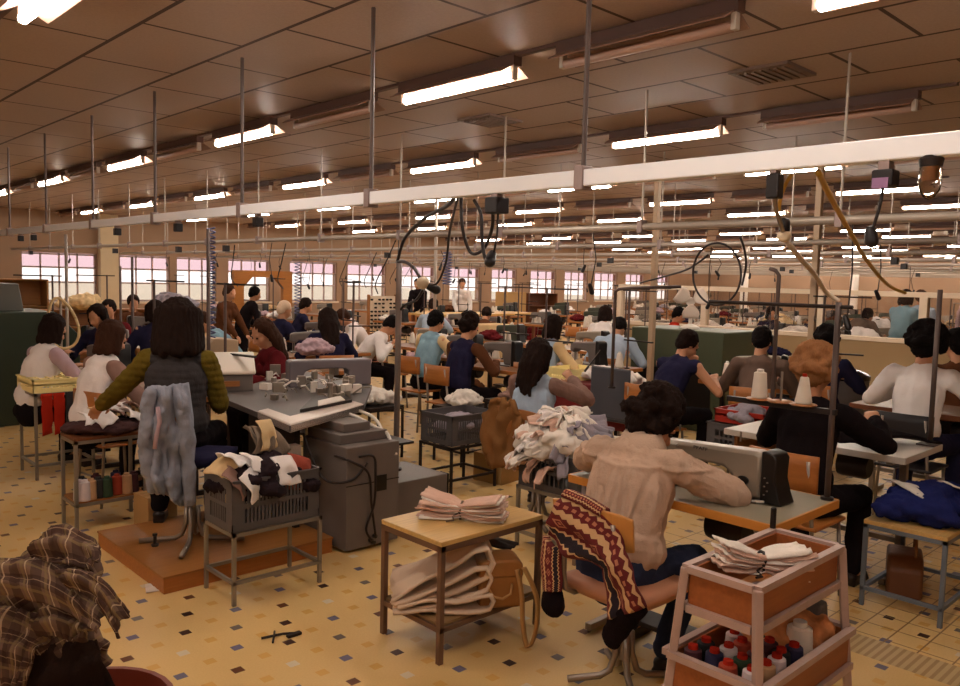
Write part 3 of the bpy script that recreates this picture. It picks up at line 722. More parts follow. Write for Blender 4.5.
# ------------------------------------------------------------------ hero chair + cardigan
PADM=mat('pink_vinyl',(188,132,102),.5,0,.1,5,.05,40)
ch=swivel_chair('swivel chair with orange wood back and pink padded seat, cardigan over it',(2.75,1.955,0),rad(-90),PADM,mat('honey_plywood',(188,128,64),.4,0,.15,4,0,60,.4,(14,1,1)),.455,.24,angs=(233,54,144,324),b0=.2,bh=.155)
def card_mat():
    m=bpy.data.materials.new('nordic_knit'); m.use_nodes=True; t=m.node_tree; L=t.links.new; b=t.nodes['Principled BSDF']; b.inputs['Roughness'].default_value=.95
    uv=nd(t,'ShaderNodeTexCoord'); sp=nd(t,'ShaderNodeSeparateXYZ'); L(uv.outputs['UV'],sp.inputs[0])
    def M(op,a,b_=None):
        n=nd(t,'ShaderNodeMath',operation=op)
        for i,x in enumerate((a,b_)):
            if x is None: continue
            if isinstance(x,(int,float)): n.inputs[i].default_value=x
            else: L(x,n.inputs[i])
        return n.outputs[0]
    u,v=sp.outputs[0],sp.outputs[1]
    tri=M('ABSOLUTE',M('SUBTRACT',M('FRACT',M('MULTIPLY',u,13)),.5))
    vz=M('ADD',v,M('MULTIPLY',M('SUBTRACT',tri,.25),.09))
    cr=nd(t,'ShaderNodeValToRGB'); cr.color_ramp.interpolation='CONSTANT'; L(vz,cr.inputs[0])
    MAR=(98,24,24);CR=(198,156,112);NV=(34,20,28)
    stops=[(0,MAR),(.05,CR),(.10,MAR),(.26,CR),(.36,MAR),(.66,CR),(.70,NV),(.86,CR),(.90,MAR)]
    e=cr.color_ramp.elements; e[0].color=lin(MAR)+(1,); e[1].position=.05; e[1].color=lin(CR)+(1,)
    for p_,c_ in stops[2:]: q=e.new(p_); q.color=lin(c_)+(1,)
    d=M('ADD',M('MULTIPLY',M('ABSOLUTE',M('SUBTRACT',M('FRACT',M('MULTIPLY',u,5)),.5)),2.6),M('MULTIPLY',M('ABSOLUTE',M('SUBTRACT',v,.51)),10))
    ring=M('MULTIPLY',M('LESS_THAN',d,.95),M('GREATER_THAN',d,.6)); dot=M('LESS_THAN',d,.3)
    sq=M('MULTIPLY',M('LESS_THAN',M('ABSOLUTE',M('SUBTRACT',v,.18)),.03),M('LESS_THAN',M('FRACT',M('MULTIPLY',u,15)),.5))
    k=M('MAXIMUM',M('MAXIMUM',ring,dot),sq)
    mx=nd(t,'ShaderNodeMix',data_type='RGBA'); L(k,mx.inputs[0]); L(cr.outputs[0],mx.inputs[6]); mx.inputs[7].default_value=lin((176,110,80))+(1,)
    wv=nd(t,'ShaderNodeTexNoise'); wv.inputs['Scale'].default_value=160; L(uv.outputs['Object'],wv.inputs[0]); bp=nd(t,'ShaderNodeBump'); bp.inputs['Strength'].default_value=.4; bp.inputs['Distance'].default_value=.01
    L(wv.outputs[0],bp.inputs['Height']); L(bp.outputs[0],b.inputs['Normal']); L(mx.outputs[2],b.inputs['Base Color']); return m
KN=card_mat(); BK=fabric('black_rib_knit',(24,16,18))
T=thing('cardigan','maroon and cream patterned knit cardigan draped over the swivel chair back','cardigan',(2.46,1.98,.5))
base=V((2.46,1.98,.5))
A=[(561,496),(582,505),(599,516),(613,532),(625,556),(635,582),(645,608)]; Bq=[(547,534),(558,547),(571,555),(588,561),(604,569),(608,592),(612,618)]
def lerp_poly(P,s):
    x=s*(len(P)-1); i=min(int(x),len(P)-2); f=x-i; return (P[i][0]*(1-f)+P[i+1][0]*f, P[i][1]*(1-f)+P[i+1][1]*f)
g=[]
for i in range(31):
    s=i/30; a=lerp_poly(A,s); b=lerp_poly(Bq,s); row=[]
    for j in range(15):
        f=j/14; q=onx(a[0]+(b[0]-a[0])*f,a[1]+(b[1]-a[1])*f,2.452); 
        d=-.02*math.sin(f*PI)-.018*noise.noise(V((s*5,f*4,1)))*2-.01*math.sin(s*9+f*5)
        if f<.08: d+=.02
        row.append(V((q.x+d-.005*(s>.6),q.y,q.z))-base)
    g.append(row)
MB().grid(g).build('knit_body',KN,T,smooth=True,solid=.014)
# top fold over the chair back (near edge folded to the seat side)
g=[]
for i in range(15):
    s=i/14; a=lerp_poly(A[:3],s); q=onx(a[0],a[1],2.452)
    g.append([V((2.452,q.y,q.z))-base,V((2.475,q.y,q.z+.02))-base,V((2.515,q.y,q.z+.012))-base,V((2.53,q.y,q.z-.04))-base,V((2.53,q.y,q.z-.1))-base])
MB().grid(g).build('collar',KN,T,smooth=True,solid=.012)
g=[]
for i in range(13):
    s=i/12; l=lerp_poly([(546,535),(543,560),(545,580),(546,590)],s); r=lerp_poly([(562,552),(562,562),(563,580),(562,590)],s)
    g.append([onx(l[0]+(r[0]-l[0])*k/5,l[1]+(r[1]-l[1])*k/5,2.475)+V((-.018*math.sin(k/5*PI),0,0))-base for k in range(6)])
MB().grid(g).build('sleeve',KN,T,smooth=True,solid=.03)
q=onx(553,603,2.48)-base; b=MB(); b.ell(q,(.035,.062,.065)); b.ell(q+V((0,.0,.035)),(.03,.045,.05)); mobj('cuff',remesh(b,.008,3,folds(.006,18,2)),BK,T)
q1=onx(622,618,2.47)-base; q2=onx(612,638,2.47)-base; b=MB(); b.cap(q1,q2,.058,.045,1,.6,xref=(0,1,0)); b.cap(onx(640,610,2.47)-base,q1,.03,.05); mobj('cuff',remesh(b,.008,3,folds(.008,16,6)),BK,T)
# ------------------------------------------------------------------ hero desk
DZ=.77
def desk(label,x0,x1,y0,y1,z,topm,edgem,legm=STEEL,name='sewing_table',cat='sewing table',group=None,panel=None,motor=True,thk=.035):
    cx,cy=(x0+x1)/2,(y0+y1)/2; a,b=(x1-x0)/2,(y1-y0)/2
    t=thing(name,label,cat,(cx,cy,0),0,group)
    MB().bb(-a+.004,a-.004,-b+.004,b-.004,z-thk,z).build('top',topm,t)
    e=MB(); 
    for s in (-1,1): e.bb(-a,a,s*b-.006,s*b+.006,z-thk-.002,z+.001); e.bb(s*a-.006,s*a+.006,-b,b,z-thk-.002,z+.001)
    e.build('edge_band',edgem,t,bevel=.003)
    for s in (-1,1):
        L=MB(); y=s*(b-.1); L.bb(-.02,.02,y-.02,y+.02,.04,z-thk); L.bb(-a*.8,a*.8,y-.018,y+.018,.01,.045); L.bb(-a*.8,a*.8,y-.018,y+.018,z-thk-.03,z-thk); L.build('leg_frame',legm,t,bevel=.003)
    MB().bb(-.015,.015,-b+.12,b-.12,.2,.23).build('cross_bar',legm,t)
    if motor:
        M=MB(); My=Matrix.Rotation(rad(90),3,'X'); M.lathe([(.0,0),(.07,.0),(.075,.03),(.075,.16),(.06,.18),(0,.18)],(.05,.0-b*.1,z-thk-.13),16,My); M.build('motor',DARK,t,auto=True)
        MB().bb(-a*.6,-a*.1,-.22,.22,.10,.125).build('treadle',DARK,t,bevel=.004)
    if panel: MB().bb(-a+.03,a-.05,b-.075,b-.055,z-thk-.25,z-thk).build('side_panel',panel,t)
    return t
desk('sewing table with grey top and orange wood edge at the seated man',2.95,3.54,1.415,2.455,DZ,mat('grey_green_linoleum',(142,134,116),.45,0,.06,20),mat('orange_edge_wood',(190,124,52),.4,0,.15,5,0,60,.4,(1,1,12)),panel=mat('lavender_grey_panel',(150,140,150),.5,0,.04))
mc=machine('silver sewing machine with black motor cover in front of the seated man',(3.27,1.89,DZ),rad(-90),SILVER,BLACK,.5); mc.scale=(1.1,1,.82)
text_obj('PFAFF',.026,BLACK,[o for o in mc.children if o.name.startswith('arm')][0],Matrix.Translation((-.02,-.0532,.226))@Matrix.Rotation(rad(90),4,'X'))
m=MB(); m.tube([(.02,-.07,.03),(.1,-.075,.02),(.17,-.09,.012),(.24,-.085,.01),(.27,-.06,.012)],.007,6); m.build('thread_tape',WHITE,mc,smooth=True)
m=MB(); m.tube([(-.06,-.08,.04),(.02,-.1,.03),(.08,-.11,.02)],.006,6); m.ell((.09,-.11,.018),(.015,.012,.012)); m.ell((.12,-.12,.015),(.012,.012,.012)); m.build('knee_lever_clip',STEEL,mc)
g=[[V((3.1+.05*i+.01*noise.noise(V((i,j,0))),2.0+.07*j,DZ+.012+.02*abs(noise.noise(V((i*.7,j*.6,4)))))) for j in range(6)] for i in range(6)]
tag(MB().grid(g).build('cloth_being_sewn',F_CREAM,None,smooth=True,solid=.006),'pale cream cloth lying under the silver sewing machine needle','cloth')
# thread stand of the hero table
t=thing('thread_stand','dark thread stand on the right corner of the grey topped sewing table','thread stand',(3.505,1.45,DZ))
MB().tube([(0,0,0),(0,0,.865)],.013,10).build('post',RODM,t,smooth=True); MB().lathe([(.028,0),(.028,.012)],(0,0,0),12).build('foot',DARK,t,auto=True)
MB().tube([(0,-.06,.845),(0,.62,.845)],.009,8).build('guide_bar',DARK,t); m=MB()
for y in (.1,.28,.46): m.tube([(0,y,.845),(0,y,.80)],.004,6); m.tube([(.012*math.cos(a),y,.79+.012*math.sin(a)) for a in [k*PI/4 for k in range(8)]],.003,5,True)
m.build('thread_hook',STEEL,t)
MB().bb(-.012,.012,-.02,.5,.375,.4).build('cone_bar',DARK,t,bevel=.003)
for k,y in enumerate((.13,.235,.34)): MB().lathe([(.055,0),(.06,.004),(.055,.008)],(0,y,.40),18).build('cone_disc',WMID,t,auto=True)
MB().tube([(0,.235,.40),(0,.235,.54)],.006,6).build('spindle',STEEL,t)
cone_mesh(.125,.036,.028,CONE,'white thread cone on the left disc of the dark thread stand',(3.505,1.79,DZ+.409))
cone_mesh(.125,.036,.018,CONE,'tapering white thread cone on the right disc of the dark thread stand',(3.505,1.58,DZ+.409),tip=F_RED)
# ------------------------------------------------------------------ hero man
person('man in beige shirt and jeans sewing on a swivel chair, seen from behind',(2.755,2.015,0),rad(-86),F_BEIGE,None,F_JEANS,'curly',H_DARK,girth=1.18,big=1.16,loose=.016,fold=.017,pleat=True,lean=.23,seat=.40,nlen=.14,nfwd=1.25,head=(.7,-.6),hands=((-.2,.46,.83),(.14,.45,.82)),poles=((-1,-.4,-.05),(1,.05,-.3)),q=2,fem=False,skin=SKINB,collar=True,foot_y=(.36,.2),knee=(.06,.06))
# ------------------------------------------------------------------ cart with spools
CZt=.80; x0,x1,y0,y1=2.19,2.81,1.085,1.355
PNK=mat('worn_pink_paint',(176,148,138),.5,.1,.2,12,.1,60); CW1=wood('cart_wood',(150,84,42))
t=thing('tool_trolley','pinkish metal trolley with two wooden trays at the bottom right','trolley',((x0+x1)/2,(y0+y1)/2,0)); a,b=(x1-x0)/2,(y1-y0)/2
for sx in(-1,1):
    for sy in(-1,1): MB().bar((sx*(a-.012),sy*(b-.012),CZt),(sx*(a+.03),sy*(b+.05),0),.026).build('leg',PNK,t,bevel=.003)
def tray(z0,z1,a,b,nm):
    F=MB(); th=.014
    for s in (-1,1): F.bb(-a,a,s*b-th/2,s*b+th/2,z0,z1); F.bb(s*a-th/2,s*a+th/2,-b,b,z0,z1)
    tr_=F.build(nm,CW1,t,bevel=.002); MB().bb(-a,a,-b,b,z0-.008,z0).build(nm+'_bottom',WMID,tr_)
    R=MB()
    for s in (-1,1):
        R.bar((-a-.012,s*(b+.012),z1),(a+.012,s*(b+.012),z1),.026,.022); R.bar((s*(a+.012),-b,z1),(s*(a+.012),b,z1),.026,.022)
        R.bar((-a-.012,s*(b+.012),z0-.012),(a+.012,s*(b+.012),z0-.012),.02,.024); R.bar((s*(a+.012),-b,z0-.012),(s*(a+.012),b,z0-.012),.02,.024)
    R.build(nm+'_rim',PNK,tr_)
tray(.685,.80,a-.025,b-.025,'upper_tray'); tray(.40,.515,a+.0,b+.02,'lower_tray')
bundle('bundle of pink knit pieces lying across the upper trolley tray',(2.45,1.225,.755),rad(60),10,.09,.31,F_PINK,DARK,8,.1).rotation_euler=(rad(10),0,rad(60))
o=cone_mesh(.13,.04,.022,mat('grey_yarn',(120,108,110),.8,0,.1),'grey thread spool with red tip lying in the upper trolley tray',(2.40,1.19,.71),None,'thread_spool',F_RED); o.rotation_euler=(rad(78),rad(8),rad(-70))
SP=[((206,190,190),'white'),((70,30,36),'maroon'),((160,60,36),'red'),((44,40,70),'navy'),((190,150,110),'beige'),((40,36,36),'black'),((50,70,48),'green')]
sp=[(-.24,-.09,0),(-.17,-.1,4),(-.1,-.1,0),(-.26,-.02,2),(-.19,-.03,6),(-.12,-.04,1),(-.05,-.09,5),(-.22,.05,3),(-.15,.04,0),(-.08,.03,2),(-.01,-.03,1),(.02,-.1,3),(-.04,.08,0),(.05,.02,6),(-.25,.11,1),(-.17,.11,5)]
colm=[mat(n+'_yarn',c,.8,0,.12,30,.2,300) for c,n in SP]
for i,(dx,dy,k) in enumerate(sp):
    cone_mesh(.13,.036,.028,colm[k],'%s thread spool with red tip in the lower trolley tray, %s of the group'%(SP[k][1],ORD[i]),((x0+x1)/2+dx,(y0+y1)/2+dy,.40),'spools in the lower trolley tray','thread_spool',F_RED)
cone_mesh(.17,.05,.04,CONE,'large white thread cone beside the small spools in the lower trolley tray',(2.60,1.14,.40))
o=mobj('scarf',pile_mesh(.2,.14,.2,21,22,.05,9,.009),mat('patterned_scarf',(190,120,70),.8,0,.6,26)); o.location=(2.66,1.25,.40); tag(o,'crumpled orange and white scarf in the lower trolley tray','scarf')
t=thing('pouch','grey cloth pouch standing at the end of the lower trolley tray','bag',(2.765,1.2,.40),rad(5))
MB().prism([(-.05,0),(.05,0),(.05,.13),(.03,.2),(-.03,.2),(-.05,.13)],.14,Matrix(((1,0,0),(0,0,-1),(0,1,0))),(0,.07,0)).build('bag_body',mat('grey_canvas',(98,86,80),.8,0,.1,8,.2,90),t,bevel=.012); MB().tube([(-.02,-.04,.2),(0,-.03,.24),(0,.03,.24),(-.02,.04,.2)],.005,6).build('handle',DARK,t)
t=thing('marker_pen','black pen clamp standing at the tray edge in front of the sewing table','pen',(2.79,1.345,.81)); MB().tube([(0,0,0),(0,0,.07)],.011,8).build('barrel',BLACK,t); MB().ell((0,0,.072),(.011,.011,.008)).build('cap',BLACK,t)
# ------------------------------------------------------------------ black crate on stand
STM=mat('grey_tube_paint',(142,132,120),.4,.5,.1)
shelf_table('crate_stand','grey tubular stand carrying the dark crate beside the wooden platform','stand',1.85,2.375,3.72,4.06,.40,.14,STM,STM,.02,None,open_top=True)
CRM=mat('charcoal_crate_plastic',(84,79,80),.5,0,.08)
crate('charcoal slatted crate full of dark garments on the grey stand',1.85,2.36,3.73,4.05,.382,.265,CRM)
o=mobj('garment_heap',pile_mesh(.5,.32,.26,31,40,.06,8,.011),fabric('black_garment_cloth',(40,30,34))); o.location=(2.1,3.89,.50); tag(o,'heap of black garments filling the charcoal slatted crate','garments')
pm=[patch_mesh(.16,.2,i,.012,.9+.5*(i%3)) for i in range(5)]
pc=[(F_WHITE,'white'),(fabric('taupe_cloth',(128,112,98)),'taupe'),(F_CREAM,'cream'),(fabric('plaid_red_cloth',(150,70,54),.5),'red and white'),(F_MAUVE,'mauve')]
for i,(dx,dy,dz,k,rx,ry,rz) in enumerate([(-.16,-.02,.24,0,.2,.2,.4),(-.05,-.06,.22,0,.5,.3,.2),(.03,.02,.31,1,1.2,.2,.3),(.06,.03,.33,2,1.3,.1,.5),(.10,.05,.27,1,.9,-.4,.1),(-.2,-.12,.14,4,.9,-.2,.9),(-.22,.0,.2,2,.3,-.5,.4),(.12,-.13,.13,3,1.1,.2,.1),(.07,-.15,.17,0,1.0,.1,.2),(.16,-.12,.16,3,1.0,.4,-.2),(.0,.08,.3,1,1.1,.3,.9),(-.12,-.16,.12,0,1.2,-.2,.6)]):
    me=pm[i%5].copy(); me.materials.clear(); o=cloth_piece(me,pc[k][0],'garment'); o.location=(2.1+dx,3.89+dy,.495+dz); o.rotation_euler=(rx,ry,rz); o.scale=(.85,)*3
    tag(o,'%s garment piece on top of the charcoal slatted crate, %s in the heap'%(pc[k][1],ORD[i]),'garment','pieces on the charcoal crate heap')
# ------------------------------------------------------------------ platform, stool chair, woman one
PZ=.095
t=thing('platform','low orange brown wooden platform under the standing height chair','platform',(2.17,4.6,0)); MB().bb(-.52,.52,-.5,.5,0.0,PZ-.012).build('frame',WORANGE,t,bevel=.003); MB().bb(-.525,.525,-.505,.505,PZ-.012,PZ).build('deck',wood('worn_deck',(150,98,48)),t,bevel=.002)
sc=swivel_chair('tall steel work chair on the wooden platform with a denim jacket over its back',(2.0,4.54,PZ),rad(-55),F_NAVY,WMID,.55,.3,angs=(20,110,200,290),bw=.14,bh=.17)
q=at(155,546,PZ); 
MB().tube([(0,0,.0),(0,0,.045)],.012,8)
t=thing('chair_glide','small dark glide foot standing on the wooden platform','foot',(q.x,q.y,PZ)); MB().lathe([(.02,0),(.022,.012),(.01,.016),(.009,.06),(.014,.064),(.014,.075)],(0,0,0),12).build('pin',DARK,t,auto=True)
person('woman with dark hair, grey vest and olive sleeves at the knitting machine',(1.99,4.74,PZ),rad(-34),F_GREYVEST,F_OLIVE,F_BLACK,'bob',H_DARK,big=1.3,girth=1.08,quilt=True,lean=.08,seat=.515,head=(.3,.0),hands=((-.60,.38,.665),(.2,.36,.735)),poles=((-.4,-.5,-.6),(.3,-.8,-.5)),q=2,foot_y=(.3,.3))
# denim jacket on the chair back
DEN=mat('faded_denim',(138,140,152),.9,0,.22,16,.9,38,.06)
T=thing('denim_jacket','faded blue denim jacket hanging over the tall chair back','jacket',(1.98,4.48,.4)); base=V((1.98,4.48,.4))
Lf=[(148,388),(141,415),(138,448),(141,470),(150,488)]; Rt=[(188,384),(193,420),(194,450),(193,482),(191,508)]
pl=V((1.77,4.34,0)); nrm=V((-.39,-.92,0)).normalized()
def onplane(px,py,p0,n):
    r=ray(px,py); e=V((0,0,EYE)); return e+r*((p0-e).dot(n)/r.dot(n))
g=[]
for i in range(49):
    s=i/48; l=lerp_poly(Lf,s); r=lerp_poly(Rt,s); row=[]
    for j in range(29):
        f=j/28; q=onplane(l[0]+(r[0]-l[0])*f,l[1]+(r[1]-l[1])*f+(4*math.sin(f*9+1) if i==48 else 0),pl,nrm)
        d=.05*math.sin(f*PI)+.05*noise.noise(V((f*5,s*3,7)))+.022*math.sin(f*17+s*4)+.02*noise.noise(V((f*12,s*9,2)))-.075*abs(noise.noise(V((f*6+s*2,s*5-f*2,5))))-.035*abs(noise.noise(V((f*11-s*3,s*9+f*3,8))))+.02*max(0,1-abs(f-.35-.2*s)/.05)
        if i<4: d-=.05*(4-i)/4
        row.append(q+nrm*d-base)
    g.append(row)
MB().grid(g).build('jacket_body',DEN,T,smooth=True,solid=.012)
b=MB()
for (p0,p1,r0,r1) in (((150,395),(146,440),.045,.05),((146,440),(148,470),.05,.035),((152,470),(151,489),.028,.022),((183,400),(188,450),.04,.045),((188,450),(190,500),.045,.03)):
    b.cap(onplane(*p0,pl,nrm)+nrm*.01-base,onplane(*p1,pl,nrm)+nrm*.01-base,r0,r1,1,.7)
mobj('sleeves',remesh(b,.009,3,folds(.02,13,3,(1,1,.6))),DEN,T)
m=MB(); m.tube([onplane(x,y,pl,nrm)+nrm*.07-base for x,y in ((158,405),(160,420),(157,432),(155,446))],.012,8); m.build('lining_edge',F_LILAC,T,smooth=True)
# ------------------------------------------------------------------ left trolley with brown top
t=shelf_table('side_trolley','steel trolley with brown top, garments above and thread spools below','trolley',1.62,2.08,5.43,5.72,.62,.20,WDARK,STM,.022,WMID)
o=mobj('garment_heap',pile_mesh(.36,.24,.09,41,30,.04,9,.011),fabric('dark_striped_knit',(70,48,48),.5)); o.location=(1.83,5.56,.62); o.scale=(1,1,.7); tag(o,'dark knitted pieces spread on the brown topped trolley','garments')
for i,(dx,dy,dz,k,rx,ry,rz) in enumerate([(-.1,-.07,.1,0,.5,.3,.4),(-.03,-.1,.1,0,.5,-.4,.2),(.08,.0,.11,4,.1,.3,1.),(.12,.08,.13,0,.2,-.2,.7),(.02,.08,.12,2,.3,.1,.2),(.19,-.02,.10,0,.3,.4,.4),(.14,.13,.15,4,.3,-.3,.1),(.24,.05,.13,4,.4,.4,.9)]):
    me=pm[(i+2)%5].copy(); me.materials.clear(); o=cloth_piece(me,pc[k][0],'garment'); o.location=(1.84+dx,5.56+dy,.64+dz); o.rotation_euler=(rx,ry,rz); o.scale=(.75,)*3
    tag(o,'%s knit piece on the brown topped trolley, %s in the spread'%(pc[k][1],ORD[i]),'garment','pieces on the brown topped trolley')
for i,(dx,dy,k) in enumerate([(-.19,-.08,0),(-.16,-.1,0),(-.12,-.09,4),(-.07,-.08,5),(-.02,-.09,6),(.05,-.07,2),(.11,-.08,4),(.16,-.06,1),(-.15,.0,5),(-.05,.03,1),(.08,.04,3)]):
    cone_mesh(.13,.036,.032,colm[k],'%s thread spool on the lower shelf of the brown topped trolley, %s of the row'%(SP[k][1],ORD[i]),(1.85+dx,5.56+dy,.20),'spools on the trolley shelf','thread_spool',colm[k])
t=thing('cardboard_box','small pale cardboard box under the trolley by the platform','box',(2.05,5.22,0),rad(5)); MB().bb(-.1,.1,-.1,.1,0,.24).build('carton',mat('cardboard',(172,134,84),.8,0,.1),t,bevel=.003); MB().bb(-.101,.101,-.02,.02,.2405,.243).build('tape',LEAD,t)
# ------------------------------------------------------------------ grey linking machine
TZ=.82
t=thing('linking_machine','grey knitting machine with white edged table and cabinet','knitting machine',(2.9,4.6,0))
O=V((2.9,4.6,0))
def wq(px,py,z): q=at(px,py,z); return (q.x-O.x,q.y-O.y)
poly=[wq(257,412,TZ),wq(290,426,TZ),wq(364,405,TZ),wq(372,385,TZ),wq(300,370,TZ),wq(215,395,TZ)]
MB().prism([(x,y) for x,y in poly],.035,None,(0,0,TZ-.035)).build('table_top',mat('dark_grey_top',(92,84,82),.5,0,.1),t)
rim=MB(); a_=V(poly[0]+(TZ-.018,)); b_=V(poly[1]+(TZ-.018,)); c_=V(poly[2]+(TZ-.018,))
dirx=(c_-b_).normalized(); inn=(a_-b_).normalized()
rim.prism([poly[0],poly[1],poly[2],tuple((c_+inn*.17)[:2]),tuple((b_+inn*.2+dirx*.14)[:2]),tuple((a_+dirx*.12)[:2])],.055,None,(0,0,TZ-.045)); rim.build('front_rim',mat('cream_enamel',(196,180,168),.35,0,.05),t,bevel=.012)
MB().bb(-.18,.22,-.60,-.1,0.02,.66).build('cabinet',GREYPAINT,t,bevel=.006); MB().bb(-.16,.2,-.5,-.12,.66,.72).build('cabinet_head',GREYPAINT,t,bevel=.006); MB().bb(-.1,.1,-.45,-.2,.72,TZ-.045).build('pedestal',GREYPAINT,t,bevel=.006)
MB().bb(.225,.74,-.48,0.0,.02,.345).build('low_cabinet',GREYPAINT,t,bevel=.006)
MB().bb(.741,.75,-.485,-.4,.0,.345).build('cabinet_edge',BLACK,t)
MB().bb(.04,.12,-.606,-.6,.36,.46).build('switch_plate',BLACK,t)
for z in (.42,): MB().bb(-.18,.22,-.603,-.598,z,z+.006).build('panel_seam',DARK,t)
for k,(x,z) in enumerate(((.0,.06),(.03,.08),(.02,.04))): MB().lathe([(.014,0),(.014,.02)],(x,-.6,z),8,Matrix.Rotation(rad(90),3,'X')).build('plug',BLACK,t)
for P_ in ([(-.1,-.61,.6),(-.02,-.65,.6),(.0,-.65,.5),(.0,-.64,.3),(-.05,-.63,.15),(.0,-.62,.06)],[(-.2,-.5,.6),(-.16,-.62,.58),(-.06,-.66,.5),(-.02,-.64,.3),(.03,-.62,.08)],[(-.3,-.3,.72),(-.28,-.45,.5),(-.24,-.55,.45),(-.14,-.62,.47),(-.05,-.63,.56)]): MB().tube(bez(P_,6),.008,6).build('cable',DARK,t,smooth=True)
for P_ in ([(.1,-.2,.79),(.14,-.3,.76),(.17,-.42,.72),(.19,-.5,.70),(.195,-.56,.62),(.195,-.6,.57)],[(.2,-.1,.8),(.26,-.25,.76),(.28,-.33,.68),(.27,-.35,.6)]): MB().tube(bez(P_,5),.011,6).build('white_hose',WHITE,t,smooth=True)
MB().bb(.2,.42,-.5,-.2,.60,.615).build('side_tray',DARK,t)
# machine arm and mechanism
q0=at(290,360,1.03); q1=at(371,358,1.03)
ax=V((q1.x-q0.x,q1.y-q0.y,0)); La=ax.length; an=math.atan2(ax.y,ax.x)
R_=Matrix.Rotation(an,3,'Z')@Matrix(((1,0,0),(0,0,-1),(0,1,0)))
pr=[(0,.0),(0,.2),(.02,.21),(La,.21),(La,0),(La-.19,0),(La-.19,.12),(La-.22,.14),(.17,.14),(.12,.12),(.1,0)]
MB().prism(pr,.14,R_,V((q0.x,q0.y,TZ))-O+V((0,.07,0))).build('arm',mat('mauve_grey_enamel',(112,104,108),.4,.1,.06),t,bevel=.012)
cb=at(237,391,TZ); cbx=V((cb.x+.05,cb.y+.05,TZ))-O
CB=thing('control_box','grey control box with slanting white lid on the knitting machine table','control box',(cb.x+.02,cb.y+.10,TZ),rad(-24))
M3=Matrix(((0,0,1),(1,0,0),(0,1,0)))
MB().prism([(-.12,0),(.12,0),(.12,.16),(-.12,.13)],.27,M3,(-.135,0,0)).build('box_body',GREYPAINT,CB,bevel=.006)
MB().prism([(-.14,.125),(-.14,.15),(.1,.27),(.14,.27),(.14,.165),(-.1,.13)],.31,M3,(-.155,0,0)).build('lid',mat('cream_lid',(216,204,190),.4,0,.03),CB,bevel=.01)
MB().bb(-.08,.04,-.145,-.12,.04,.08).build('name_plate',WMID,CB)
k=MB(); kn=V((0,-.447,.894)); 
for x,y in ((-.1,.0),(-.07,.03),(-.04,.04),(-.1,.06),(.09,-.08),(-.12,-.08)): k.lathe([(.009,0),(.009,.006)],V((x,y,.2015+.5*y+.0005)),8,kn.to_track_quat('Z','Y').to_matrix())
k.build('button',DARK,[o for o in CB.children if o.name.startswith('lid')][0])
r=random.Random(4)
for i in range(64):
    m=MB(); p=V(wq(r.uniform(264,356),r.uniform(380,402),TZ)+(TZ+r.uniform(.0,.10),)); d=V((r.uniform(-.12,.12),r.uniform(-.12,.12),r.uniform(-.02,.06)))
    if i%2: m.tube([p,p+d*.5+V((0,0,.02)),p+d],.005+.004*r.random(),6)
    else: m.box(p,(r.uniform(.04,.1),r.uniform(.02,.05),r.uniform(.03,.08)),r.random()*3)
    m.build(('knit_cam','linkage_rod')[i%2],(STEEL,SILVER,WHITE)[i%3],t,bevel=.003)
m=MB(); c0=V(wq(330,403,TZ)+(TZ,)); m.lathe([(.03,0),(.03,.02),(.015,.03),(.015,.12),(.025,.12),(.025,.14)],c0,12); m.tube([c0+V((-.05,0,.1)),c0+V((.06,.02,.12)),c0+V((.1,.05,.04))],.008,6); m.tube([c0+V((.02,.05,0)),c0+V((.02,.05,.16)),c0+V((.05,.1,.17))],.006,6); m.build('looper_head',STEEL,t,auto=True)
pl_=MB(); pl_.prism([wq(300,412,TZ+.015),wq(352,402,TZ+.015),wq(345,396,TZ+.015),wq(312,400,TZ+.015)],.02,None,(0,0,TZ+.012)); pl_.build('slide_plate',DARK,t)
pl_=MB(); pl_.prism([wq(318,407,TZ+.03),wq(345,401,TZ+.03),wq(340,397,TZ+.03),wq(318,402,TZ+.03)],.006,None,(0,0,TZ+.034)); pl_.build('slide_cover',WHITE,t)
MB().bb(*[v for v in (-.42,-.34,-.35,-.28,.46,.66)]).build('switch_box',mat('pale_switch_box',(176,160,152),.5),t,bevel=.004)
MB().bb(-.30,-.26,-.2,.4,.0,TZ-.03).build('back_leg',DARK,t)
# grey bent post with lamp and cables
pb=at(396,470,.345)
t=thing('bent_post','tall grey steel post standing at the low grey cabinet','post',(pb.x,pb.y,.345))
MB().tube([(0,0,0),(0,0,1.44),(-.01,.01,1.46)],.021,12).build('tube',mat('pale_grey_tube',(150,138,136),.35,.5,.05),t,smooth=True); MB().lathe([(.04,0),(.04,.015)],(0,0,0),12).build('foot',DARK,t,auto=True)
